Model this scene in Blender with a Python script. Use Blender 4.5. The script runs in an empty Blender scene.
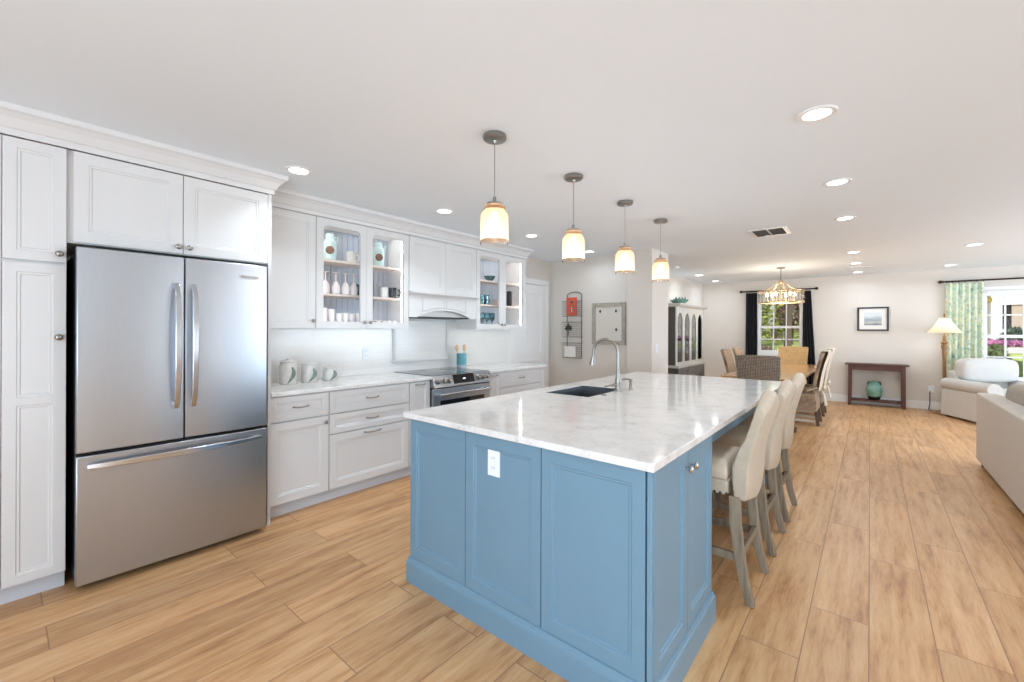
import bpy, math, random
from mathutils import Matrix, Vector
PI = math.pi
R = math.radians
SC = bpy.context.scene
C = SC.collection

# ---------------------------------------------------------------- camera
H_CAM = 1.36
F_PX = 428.5
YAW = math.atan(358 / F_PX)
cam_d = bpy.data.cameras.new('camera')
cam_d.sensor_width = 36.0
cam_d.lens = F_PX / 1024 * 36.0
cam_d.shift_y = -11 / 1024
cam_d.clip_start = 0.05
cam_d.clip_end = 300
cam = bpy.data.objects.new('camera', cam_d)
C.objects.link(cam)
cam.matrix_world = (Matrix.Translation((0, 0, H_CAM)) @ Matrix.Rotation(YAW, 4, 'Z')
                    @ Matrix.Rotation(PI / 2, 4, 'X') @ Matrix.Rotation(R(0.2), 4, 'Z'))
SC.camera = cam

# ---------------------------------------------------------------- exposure
SC.view_settings.view_transform = 'Standard'
SC.view_settings.look = 'None'
SC.view_settings.gamma = 1.0
SC.view_settings.use_curve_mapping = False
SC.view_settings.exposure = 0.92
SC.cycles.max_bounces = 12
SC.cycles.diffuse_bounces = 7
SC.cycles.glossy_bounces = 5
SC.cycles.transparent_max_bounces = 16
SC.cycles.transmission_bounces = 6
SC.cycles.sample_clamp_indirect = 4.0
SC.cycles.caustics_reflective = False
SC.cycles.caustics_refractive = False

# ---------------------------------------------------------------- world, sun, window fill lamps
W = bpy.data.worlds.new('world')
SC.world = W
W.use_nodes = True
nt = W.node_tree
sky = nt.nodes.new('ShaderNodeTexSky')
sky.sky_type = 'NISHITA'
sky.sun_disc = False
sky.sun_elevation = R(48)
sky.sun_rotation = R(200)
bg = nt.nodes['Background']
nt.links.new(sky.outputs['Color'], bg.inputs['Color'])
bg.inputs['Strength'].default_value = 0.06


def light(name, kind, loc, rot, energy, color=(1, 1, 1), **kw):
    d = bpy.data.lights.new(name, kind)
    d.energy = energy
    d.color = color
    for k, v in kw.items():
        setattr(d, k, v)
    o = bpy.data.objects.new(name, d)
    C.objects.link(o)
    o.location = loc
    o.rotation_euler = rot
    return o


light('sun', 'SUN', (0, -20, 30), (R(48), 0, R(28)), 2.3, (1.0, 0.97, 0.92), angle=R(1.0))
# daylight fill lamps added at unseen back and right openings, tilted to brighten ceiling
light('daylight_fill_back', 'AREA', (1.9, -2.98, 1.1), (R(127), 0, 0), 180, (0.64, 0.82, 1.0),
      shape='RECTANGLE', size=5.6, size_y=2.0)
light('fridge_streak_fill', 'AREA', (5.08, 3.15, 1.2), (R(90), 0, R(90)), 8, (0.80, 0.90, 1.0),
      shape='RECTANGLE', size=0.4, size_y=1.8)  # added panel, makes the streak reflected in the fridge door
light('daylight_fill_right', 'AREA', (5.08, 7.25, 1.25), (R(107), 0, R(90)), 140, (0.66, 0.82, 1.0),
      shape='RECTANGLE', size=4.7, size_y=1.5)


# ================================================================ materials
def s2l(c):
    return tuple(((v / 255) / 12.92 if v / 255 <= 0.04045 else ((v / 255 + 0.055) / 1.055) ** 2.4) for v in c)


def newmat(name):
    m = bpy.data.materials.new(name)
    m.use_nodes = True
    n = m.node_tree
    return m, n, n.nodes['Principled BSDF']


def coords(n, scale=(1, 1, 1), kind='Object'):
    tc = n.nodes.new('ShaderNodeTexCoord')
    mp = n.nodes.new('ShaderNodeMapping')
    mp.inputs['Scale'].default_value = scale
    n.links.new(tc.outputs[kind], mp.inputs['Vector'])
    return mp.outputs['Vector']


def ramp(n, fac, stops):
    r = n.nodes.new('ShaderNodeValToRGB')
    e = r.color_ramp.elements
    while len(e) < len(stops):
        e.new(0.5)
    for el, (p, c) in zip(e, stops):
        el.position = p
        el.color = (*c, 1)
    n.links.new(fac, r.inputs['Fac'])
    return r.outputs['Color']


def noise(n, vec, scale, detail=4, rough=0.5):
    t = n.nodes.new('ShaderNodeTexNoise')
    t.inputs['Scale'].default_value = scale
    t.inputs['Detail'].default_value = detail
    t.inputs['Roughness'].default_value = rough
    n.links.new(vec, t.inputs['Vector'])
    return t.outputs['Fac']


def bump(n, p, h, strength, dist=0.01):
    b = n.nodes.new('ShaderNodeBump')
    b.inputs['Strength'].default_value = strength
    b.inputs['Distance'].default_value = dist
    n.links.new(h, b.inputs['Height'])
    n.links.new(b.outputs['Normal'], p.inputs['Normal'])


def plain(name, rgb, rough=0.5, metal=0.0, var=0.03, scale=6, bmp=0.0, bscale=60, stretch=(1, 1, 1), lin=False, spec=None):
    """painted / plain surface: a base colour with a faint noise variation"""
    m, n, p = newmat(name)
    c = rgb if lin else s2l(rgb)
    v = coords(n, stretch)
    f = noise(n, v, scale)
    col = ramp(n, f, [(0.3, tuple(x * (1 - var) for x in c)), (0.7, tuple(min(1, x * (1 + var)) for x in c))])
    n.links.new(col, p.inputs['Base Color'])
    p.inputs['Roughness'].default_value = rough
    p.inputs['Metallic'].default_value = metal
    if spec is not None:
        p.inputs['Specular IOR Level'].default_value = spec
    if bmp:
        bump(n, p, noise(n, v, bscale), bmp)
    return m


def wood(name, c1, c2, rough=0.45, stretch=(12, 12, 1.2), scale=3.0, bmp=0.05, coat=0.0):
    m, n, p = newmat(name)
    v = coords(n, stretch)
    f = noise(n, v, scale, 8, 0.6)
    n.links.new(ramp(n, f, [(0.3, s2l(c1)), (0.7, s2l(c2))]), p.inputs['Base Color'])
    p.inputs['Roughness'].default_value = rough
    p.inputs['Coat Weight'].default_value = coat
    p.inputs['Coat Roughness'].default_value = 0.16
    bump(n, p, f, bmp)
    return m


def steel(name, val=0.58, rough=0.28, stretch=(1, 1, 60)):
    m, n, p = newmat(name)
    v = coords(n, stretch)
    f = noise(n, v, 9, 4)
    n.links.new(ramp(n, f, [(0.3, (val * .91, val * .97, val * 1.05)), (0.7, (val * .97, val * 1.03, val * 1.12))]), p.inputs['Base Color'])
    p.inputs['Metallic'].default_value = 1.0
    p.inputs['Roughness'].default_value = rough
    bump(n, p, f, 0.02, 0.002)
    return m


def glass(name, tint=(1, 1, 1), refl=0.10, rough=0.02):
    """thin pane: clear transmission plus a mirror-like share of reflection"""
    m, n, p = newmat(name)
    out = n.nodes['Material Output']
    t = n.nodes.new('ShaderNodeBsdfTransparent')
    t.inputs['Color'].default_value = (*tint, 1)
    g = n.nodes.new('ShaderNodeBsdfGlossy')
    g.inputs['Roughness'].default_value = rough
    lw = n.nodes.new('ShaderNodeLayerWeight')
    lw.inputs['Blend'].default_value = refl * 2
    mx = n.nodes.new('ShaderNodeMixShader')
    n.links.new(lw.outputs['Fresnel'], mx.inputs[0])
    n.links.new(t.outputs[0], mx.inputs[1])
    n.links.new(g.outputs[0], mx.inputs[2])
    n.links.new(mx.outputs[0], out.inputs['Surface'])
    n.nodes.remove(p)
    return m


def glow(name, rgb, strength):
    m, n, p = newmat(name)
    p.inputs['Base Color'].default_value = (*rgb, 1)
    p.inputs['Emission Color'].default_value = (*rgb, 1)
    p.inputs['Emission Strength'].default_value = strength
    return m


def weave(name, c1, c2, scale=55, rough=0.8, bmp=0.6):
    m, n, p = newmat(name)
    v = coords(n)
    ws = []
    for d in ('X', 'Z'):
        w = n.nodes.new('ShaderNodeTexWave')
        w.wave_type = 'BANDS'
        w.bands_direction = d
        w.inputs['Scale'].default_value = scale / 6.283 * 2
        w.inputs['Distortion'].default_value = 1.2
        w.inputs['Detail'].default_value = 2
        n.links.new(v, w.inputs['Vector'])
        ws.append(w.outputs['Fac'])
    mul = n.nodes.new('ShaderNodeMath')
    mul.operation = 'MULTIPLY'
    n.links.new(ws[0], mul.inputs[0])
    n.links.new(ws[1], mul.inputs[1])
    add = n.nodes.new('ShaderNodeMath')
    add.operation = 'ADD'
    n.links.new(mul.outputs[0], add.inputs[0])
    f2 = noise(n, v, 25, 3)
    sc_ = n.nodes.new('ShaderNodeMath')
    sc_.operation = 'MULTIPLY'
    sc_.inputs[1].default_value = 0.6
    n.links.new(f2, sc_.inputs[0])
    n.links.new(sc_.outputs[0], add.inputs[1])
    n.links.new(ramp(n, add.outputs[0], [(0.25, s2l(c1)), (0.9, s2l(c2))]), p.inputs['Base Color'])
    p.inputs['Roughness'].default_value = rough
    bump(n, p, add.outputs[0], bmp, 0.006)
    return m


def floor_mat():
    m, n, p = newmat('plank_floor')
    tc = n.nodes.new('ShaderNodeTexCoord')
    sx = n.nodes.new('ShaderNodeSeparateXYZ')
    n.links.new(tc.outputs['Object'], sx.inputs[0])
    cb = n.nodes.new('ShaderNodeCombineXYZ')
    ax = n.nodes.new('ShaderNodeMath'); ax.operation = 'ADD'; ax.inputs[1].default_value = 20.0 - 0.03 - 0.02 + 0.03
    ay = n.nodes.new('ShaderNodeMath'); ay.operation = 'ADD'; ay.inputs[1].default_value = 20.6
    n.links.new(sx.outputs['X'], ax.inputs[0])
    n.links.new(sx.outputs['Y'], ay.inputs[0])
    n.links.new(ay.outputs[0], cb.inputs['X'])
    n.links.new(ax.outputs[0], cb.inputs['Y'])
    br = n.nodes.new('ShaderNodeTexBrick')
    br.offset = 0.37
    br.offset_frequency = 2
    br.inputs['Color1'].default_value = (0, 0, 0, 1)
    br.inputs['Color2'].default_value = (1, 1, 1, 1)
    br.inputs['Mortar'].default_value = (0.5, 0.5, 0.5, 1)
    br.inputs['Scale'].default_value = 1.0
    br.inputs['Mortar Size'].default_value = 0.0022
    br.inputs['Mortar Smooth'].default_value = 0.1
    br.inputs['Bias'].default_value = 0.0
    br.inputs['Brick Width'].default_value = 1.22
    br.inputs['Row Height'].default_value = 0.222
    n.links.new(cb.outputs[0], br.inputs['Vector'])
    # grain shifts from plank to plank
    bw = n.nodes.new('ShaderNodeSeparateColor')
    n.links.new(br.outputs['Color'], bw.inputs[0])
    mv = n.nodes.new('ShaderNodeCombineXYZ')
    sh = n.nodes.new('ShaderNodeMath'); sh.operation = 'MULTIPLY'; sh.inputs[1].default_value = 37.0
    n.links.new(bw.outputs[0], sh.inputs[0])
    gx = n.nodes.new('ShaderNodeMath'); gx.operation = 'MULTIPLY'; gx.inputs[1].default_value = 1.3
    gy = n.nodes.new('ShaderNodeMath'); gy.operation = 'MULTIPLY'; gy.inputs[1].default_value = 12.0
    n.links.new(sx.outputs['Y'], gx.inputs[0])
    n.links.new(sx.outputs['X'], gy.inputs[0])
    n.links.new(gx.outputs[0], mv.inputs[0])
    n.links.new(gy.outputs[0], mv.inputs[1])
    n.links.new(sh.outputs[0], mv.inputs[2])
    g1 = noise(n, mv.outputs[0], 1.6, 8, 0.55)
    g2 = noise(n, mv.outputs[0], 9.0, 4, 0.6)
    mix = n.nodes.new('ShaderNodeMath'); mix.operation = 'MULTIPLY_ADD'
    n.links.new(g2, mix.inputs[0]); mix.inputs[1].default_value = 0.42
    n.links.new(g1, mix.inputs[2])
    col = ramp(n, mix.outputs[0], [(0.44, s2l((154, 106, 64))), (0.60, s2l((194, 144, 97))), (0.72, s2l((208, 160, 112))), (0.95, s2l((221, 181, 134)))])
    tone = ramp(n, bw.outputs[0], [(0.0, (0.86, 0.85, 0.84)), (1.0, (1.05, 1.05, 1.04))])
    mm = n.nodes.new('ShaderNodeMix'); mm.data_type = 'RGBA'; mm.blend_type = 'MULTIPLY'
    mm.inputs[0].default_value = 1.0
    n.links.new(col, mm.inputs[6]); n.links.new(tone, mm.inputs[7])
    mj = n.nodes.new('ShaderNodeMix'); mj.data_type = 'RGBA'
    n.links.new(br.outputs['Fac'], mj.inputs[0])
    n.links.new(mm.outputs[2], mj.inputs[6])
    mj.inputs[7].default_value = (*s2l((146, 108, 76)), 1)
    n.links.new(mj.outputs[2], p.inputs['Base Color'])
    p.inputs['Roughness'].default_value = 0.36
    p.inputs['Specular IOR Level'].default_value = 0.45
    inv = n.nodes.new('ShaderNodeMath'); inv.operation = 'MULTIPLY_ADD'
    inv.inputs[1].default_value = -1.0
    n.links.new(br.outputs['Fac'], inv.inputs[0])
    sm = n.nodes.new('ShaderNodeMath'); sm.operation = 'MULTIPLY'; sm.inputs[1].default_value = 0.15
    n.links.new(g1, sm.inputs[0]); n.links.new(sm.outputs[0], inv.inputs[2])
    bump(n, p, inv.outputs[0], 0.25, 0.002)
    return m


def quartz_mat():
    m, n, p = newmat('white_quartz')
    v = coords(n)
    a = noise(n, v, 9, 10, 0.7)
    b = noise(n, v, 60, 4, 0.6)
    mix = n.nodes.new('ShaderNodeMath'); mix.operation = 'MULTIPLY_ADD'
    n.links.new(b, mix.inputs[0]); mix.inputs[1].default_value = 0.45
    n.links.new(a, mix.inputs[2])
    n.links.new(ramp(n, mix.outputs[0], [(0.45, s2l((176, 170, 164))), (0.62, s2l((220, 217, 213))), (0.8, s2l((232, 230, 228)))]), p.inputs['Base Color'])
    p.inputs['Roughness'].default_value = 0.09
    return m


def tile_mat():
    m, n, p = newmat('white_subway_tile')
    tc = n.nodes.new('ShaderNodeTexCoord')
    sx = n.nodes.new('ShaderNodeSeparateXYZ')
    n.links.new(tc.outputs['Object'], sx.inputs[0])
    cb = n.nodes.new('ShaderNodeCombineXYZ')
    n.links.new(sx.outputs['Y'], cb.inputs['X'])
    n.links.new(sx.outputs['Z'], cb.inputs['Y'])
    br = n.nodes.new('ShaderNodeTexBrick')
    br.inputs['Color1'].default_value = (*s2l((231, 229, 225)), 1)
    br.inputs['Color2'].default_value = (*s2l((228, 226, 222)), 1)
    br.inputs['Mortar'].default_value = (*s2l((219, 217, 213)), 1)
    br.inputs['Scale'].default_value = 1.0
    br.inputs['Mortar Size'].default_value = 0.0015
    br.inputs['Brick Width'].default_value = 0.30
    br.inputs['Row Height'].default_value = 0.075
    n.links.new(cb.outputs[0], br.inputs['Vector'])
    n.links.new(br.outputs['Color'], p.inputs['Base Color'])
    p.inputs['Roughness'].default_value = 0.15
    return m


def floral_mat():
    m, n, p = newmat('floral_print_fabric')
    v = coords(n)
    vo = n.nodes.new('ShaderNodeTexVoronoi')
    vo.inputs['Scale'].default_value = 30
    n.links.new(v, vo.inputs['Vector'])
    nz = noise(n, v, 10, 6, 0.65)
    sp = n.nodes.new('ShaderNodeSeparateColor')
    n.links.new(vo.outputs['Color'], sp.inputs[0])
    c1 = ramp(n, sp.outputs[0], [(0.0, s2l((244, 242, 232))), (0.3, s2l((214, 230, 220))), (0.46, s2l((112, 136, 142))), (0.56, s2l((226, 232, 214))), (0.8, s2l((218, 214, 162))), (1.0, s2l((246, 244, 236)))])
    c2 = ramp(n, nz, [(0.30, s2l((100, 134, 142))), (0.42, s2l((190, 222, 214))), (0.55, s2l((238, 238, 222)))])
    mx = n.nodes.new('ShaderNodeMix'); mx.data_type = 'RGBA'
    mx.inputs[0].default_value = 0.5
    n.links.new(c1, mx.inputs[6]); n.links.new(c2, mx.inputs[7])
    dk = n.nodes.new('ShaderNodeMix'); dk.data_type = 'RGBA'; dk.blend_type = 'MULTIPLY'; dk.inputs[0].default_value = 1.0
    n.links.new(mx.outputs[2], dk.inputs[6]); dk.inputs[7].default_value = (.84, .86, .78, 1)
    n.links.new(dk.outputs[2], p.inputs['Base Color'])
    p.inputs['Roughness'].default_value = 0.9
    return m


def picture_mat():
    m, n, p = newmat('seascape_print')
    tc = n.nodes.new('ShaderNodeTexCoord')
    sx = n.nodes.new('ShaderNodeSeparateXYZ')
    n.links.new(tc.outputs['Object'], sx.inputs[0])
    nz = noise(n, coords(n, (2, 1, 14)), 4, 5)
    ad = n.nodes.new('ShaderNodeMath'); ad.operation = 'MULTIPLY_ADD'
    n.links.new(nz, ad.inputs[0]); ad.inputs[1].default_value = 0.12
    n.links.new(sx.outputs['Z'], ad.inputs[2])
    n.links.new(ramp(n, ad.outputs[0], [(0.10, s2l((60, 70, 78))), (0.17, s2l((120, 130, 135))), (0.22, s2l((195, 190, 180))), (0.26, s2l((150, 165, 172))), (0.34, s2l((215, 220, 220)))]), p.inputs['Base Color'])
    p.inputs['Roughness'].default_value = 0.3
    return m


def jar_shade_mat():
    m, n, p = newmat('amber_crackle_glass')
    out = n.nodes['Material Output']
    v = coords(n)
    vo = n.nodes.new('ShaderNodeTexVoronoi')
    vo.inputs['Scale'].default_value = 90
    n.links.new(v, vo.inputs['Vector'])
    col = ramp(n, vo.outputs['Distance'], [(0.0, s2l((255, 236, 216))), (0.6, s2l((252, 218, 186)))])
    t = n.nodes.new('ShaderNodeBsdfTransparent')
    n.links.new(col, t.inputs['Color'])
    tr = n.nodes.new('ShaderNodeBsdfTranslucent')
    n.links.new(col, tr.inputs['Color'])
    g = n.nodes.new('ShaderNodeBsdfGlossy'); g.inputs['Roughness'].default_value = 0.08
    m1 = n.nodes.new('ShaderNodeMixShader'); m1.inputs[0].default_value = 0.62
    n.links.new(t.outputs[0], m1.inputs[1]); n.links.new(tr.outputs[0], m1.inputs[2])
    m2 = n.nodes.new('ShaderNodeMixShader'); m2.inputs[0].default_value = 0.08
    n.links.new(m1.outputs[0], m2.inputs[1]); n.links.new(g.outputs[0], m2.inputs[2])
    n.links.new(m2.outputs[0], out.inputs['Surface'])
    n.nodes.remove(p)
    return m


def lampshade_mat():
    m, n, p = newmat('cream_lampshade')
    out = n.nodes['Material Output']
    col = ramp(n, noise(n, coords(n, (30, 30, 4)), 6), [(0.3, s2l((238, 222, 192))), (0.7, s2l((246, 234, 208)))])
    d = n.nodes.new('ShaderNodeBsdfDiffuse'); n.links.new(col, d.inputs['Color'])
    t = n.nodes.new('ShaderNodeBsdfTranslucent'); n.links.new(col, t.inputs['Color'])
    mx = n.nodes.new('ShaderNodeMixShader'); mx.inputs[0].default_value = 0.5
    n.links.new(d.outputs[0], mx.inputs[1]); n.links.new(t.outputs[0], mx.inputs[2])
    n.links.new(mx.outputs[0], out.inputs['Surface'])
    n.nodes.remove(p)
    return m


M = {}
M['floor'] = floor_mat()
M['ceiling'] = plain('ceiling_paint', (234, 242, 249), 0.9, var=0.006, scale=2)
M['wall'] = plain('beige_wall_paint', (219, 212, 203), 0.85, var=0.01, scale=2)
M['trim'] = plain('white_trim_paint', (236, 236, 235), 0.4, var=0.01)
M['white'] = plain('white_cabinet_paint', (217, 216, 215), 0.35, var=0.008)
M['toe'] = plain('pale_grey_toe_paint', (205, 208, 213), 0.5, var=0.01)
M['bead'] = plain('grey_blue_beadboard_paint', (172, 180, 192), 0.5, var=0.02)
M['inside'] = plain('cabinet_interior_white', (238, 236, 234), 0.5, var=0.01)
M['shelf'] = plain('pale_shelf', (240, 226, 216), 0.5, var=0.01)
M['blue'] = plain('slate_blue_cabinet_paint', (112, 145, 165), 0.35, var=0.015)
M['quartz'] = quartz_mat()
M['tile'] = tile_mat()
M['steel'] = steel('brushed_stainless', 0.52, 0.32, (60, 60, 1))
M['steel_dark'] = steel('dark_stainless', 0.36, 0.28)
M['steel_h'] = steel('polished_stainless_handle', 0.62, 0.18)
M['nickel'] = plain('brushed_nickel', (158, 154, 148), 0.33, 1.0, var=0.03)
M['chrome'] = plain('chrome', (205, 205, 205), 0.12, 1.0, var=0.02)
M['black'] = plain('black_plastic', (16, 16, 17), 0.4, var=0.1)
M['dark_grey'] = plain('dark_grey_steel', (52, 52, 53), 0.5, var=0.06)
M['black_glass'] = plain('black_ceramic_glass', (14, 14, 15), 0.05, var=0.1)
M['grey_top'] = plain('grey_ceramic_cooktop', (70, 70, 72), 0.06, var=0.05)
M['display'] = plain('control_display', (10, 11, 13), 0.1, var=0.1)
M['glyph'] = glow('display_digits', (0.8, 0.9, 1.0), 0.8)
M['glass'] = glass('clear_pane', (1, 1, 1), 0.06)
M['hutch_glass'] = glass('old_cabinet_pane', (.95, .95, .95), 0.32)
M['glassware'] = glass('clear_glassware', (0.93, 0.95, 0.96), 0.2)
M['aqua_glass'] = glass('aqua_glassware', (0.45, 0.75, 0.78), 0.2)
M['led'] = glow('led_strip', (1.0, 0.97, 0.93), 9.0)
M['lens'] = glow('downlight_lens', (1.0, 0.97, 0.93), 6.0)
M['bulb'] = glow('warm_bulb', (1.0, 0.88, 0.70), 3.2)
M['candle_bulb'] = glow('candle_bulb', (1.0, 0.84, 0.6), 12.0)
M['amber'] = jar_shade_mat()
M['clear_band'] = glass('clear_glass_rim', (0.99, 0.97, 0.95), 0.03)
M['linen'] = plain('beige_linen', (194, 179, 158), 0.95, var=0.05, scale=30, bmp=0.15, bscale=220)
M['linen_seat'] = plain('cream_linen', (216, 196, 172), 0.95, var=0.05, scale=30, bmp=0.15, bscale=220)
M['greywash'] = wood('grey_washed_oak', (108, 93, 75), (158, 142, 120), 0.6)
M['brass_nail'] = plain('antique_nail', (70, 62, 52), 0.35, 1.0, var=0.1)
M['wicker'] = weave('grey_brown_wicker', (92, 80, 70), (168, 154, 138))
M['wicker_gold'] = weave('honey_wicker', (166, 128, 80), (222, 186, 134))
M['wicker_tan'] = weave('tan_wicker', (118, 96, 76), (196, 172, 144))
M['cover'] = plain('cream_chair_cover', (216, 204, 186), 0.95, var=0.05, scale=20)
M['oak'] = wood('honey_oak', (176, 124, 72), (214, 166, 108), 0.3, (10, 1.2, 10), coat=1.0)
M['dark_oak'] = wood('brown_trestle', (72, 54, 40), (110, 84, 62), 0.5)
M['cherry'] = wood('dark_cherry', (58, 28, 18), (98, 52, 34), 0.45, (1.5, 14, 14))
M['black_cloth'] = plain('black_curtain_fabric', (24, 25, 30), 0.95, var=0.15, scale=14)
M['floral'] = floral_mat()
M['bronze'] = plain('dark_bronze', (58, 46, 38), 0.4, 0.7, var=0.1)
M['gold'] = plain('champagne_gold', (206, 180, 140), 0.35, 0.8, var=0.05)
M['crystal'] = glass('bead_glass', (1.0, 0.93, 0.8), 0.25)
M['lampwood'] = wood('carved_gilt_wood', (110, 78, 46), (168, 128, 82), 0.45)
M['shade'] = lampshade_mat()
M['slip'] = plain('white_slipcover', (202, 199, 194), 0.95, var=0.02, scale=8, bmp=0.25, bscale=9)
M['sofa'] = plain('taupe_upholstery', (206, 198, 187), 0.95, var=0.03, scale=25, bmp=0.1, bscale=200)
M['sofa_cushion'] = plain('stone_cushion_fabric', (172, 160, 146), 0.95, var=0.06, scale=10, bmp=0.15, bscale=150)
M['pillow'] = plain('sage_pattern_pillow', (150, 152, 138), 0.95, var=0.35, scale=16)
M['hutch_dark'] = plain('dark_hutch_grey', (84, 82, 77), 0.45, var=0.06)
M['hutch_grey'] = plain('mid_hutch_grey', (128, 126, 122), 0.45, var=0.05)
M['hutch_light'] = plain('pale_hutch_grey', (206, 204, 199), 0.45, var=0.04)  # glazed front, ledge and cornice palest, drawers mid grey, body darkest
M['hutch_in'] = plain('hutch_interior', (120, 112, 102), 0.6, var=0.05)
M['teal'] = plain('teal_glaze', (118, 160, 146), 0.18, var=0.35, scale=9)
M['teal_dark'] = plain('dark_teal_glaze', (58, 98, 96), 0.25, var=0.35, scale=14)
M['turquoise'] = plain('turquoise_stoneware', (92, 158, 168), 0.3, var=0.1, scale=10)
M['aqua'] = plain('aqua_ceramic', (200, 225, 225), 0.3, var=0.08, scale=10)
M['brown_oval'] = plain('brown_medallion', (124, 92, 76), 0.5, var=0.2, scale=40)
M['china'] = plain('white_china', (236, 232, 226), 0.2, var=0.02)
M['pinkish'] = plain('blush_glass', (240, 232, 230), 0.15, var=0.03)
M['smoke'] = plain('smoky_glass_bowl', (140, 132, 138), 0.1, var=0.1)
M['black_mug'] = plain('black_white_pattern', (48, 48, 50), 0.25, var=0.8, scale=45)
M['marble'] = plain('grey_veined_ceramic', (206, 203, 198), 0.3, var=0.14, scale=14)
M['canister_leaf'] = plain('painted_green_leaf', (120, 136, 126), 0.4, var=0.25, scale=30)
M['spoonwood'] = wood('pale_spoon_wood', (200, 160, 118), (226, 190, 150), 0.6)
M['plastic_white'] = plain('white_plastic', (236, 240, 245), 0.35, var=0.01)
M['slot'] = plain('socket_grey', (150, 155, 162), 0.5, var=0.05)
M['wire'] = plain('dark_wire', (70, 72, 74), 0.4, 0.6, var=0.05)
M['mesh_metal'] = plain('woven_wire_grey', (150, 146, 138), 0.5, 0.3, var=0.1)
M['coral'] = plain('coral_red_card', (232, 92, 62), 0.7, var=0.12, scale=30)
M['paper'] = plain('white_paper', (236, 232, 226), 0.8, var=0.02)
M['leafdark'] = plain('dark_green_metal_leaf', (66, 74, 66), 0.6, var=0.2)
M['frame_grey'] = wood('weathered_frame', (150, 142, 130), (182, 174, 162), 0.6, (8, 8, 8))
M['pinboard'] = plain('cream_pin_fabric', (218, 212, 202), 0.9, var=0.02)
M['picframe'] = plain('black_picture_frame', (34, 31, 30), 0.35, var=0.1)
M['print'] = picture_mat()
M['sink'] = steel('sink_steel', 0.30, 0.35)
M['lawn'] = plain('lawn', (176, 190, 110), 0.95, var=0.3, scale=3)
M['road'] = plain('pale_driveway', (226, 222, 214), 0.9, var=0.05)
M['stucco'] = plain('white_stucco', (236, 232, 232), 0.9, var=0.03)
M['stucco_beige'] = plain('beige_shutter', (196, 180, 160), 0.8, var=0.05)
M['ext_glass'] = plain('dark_house_glass', (52, 50, 52), 0.1, var=0.1)
M['leaf_a'] = plain('leaf_green', (122, 132, 66), 0.7, var=0.4, scale=4)
M['leaf_b'] = plain('leaf_yellow_green', (160, 168, 86), 0.7, var=0.35, scale=4)
M['leaf_c'] = plain('leaf_reddish', (118, 96, 84), 0.7, var=0.35, scale=4)
M['leaf_d'] = plain('leaf_deep_green', (62, 84, 52), 0.7, var=0.35, scale=4)
M['flower'] = plain('magenta_flowers', (196, 118, 168), 0.7, var=0.25, scale=6)
M['bark'] = plain('tree_bark', (104, 90, 78), 0.9, var=0.2, scale=8)
M['yellow'] = plain('yellow_ball_gloss', (240, 200, 88), 0.3, var=0.12, scale=12)
M['vent'] = plain('white_vent_metal', (226, 226, 226), 0.4, var=0.02)
M['vent_dark'] = plain('vent_shadow_grey', (90, 90, 90), 0.8, var=0.05)  # shade inside the vents painted into slats, back plate and slot


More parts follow.
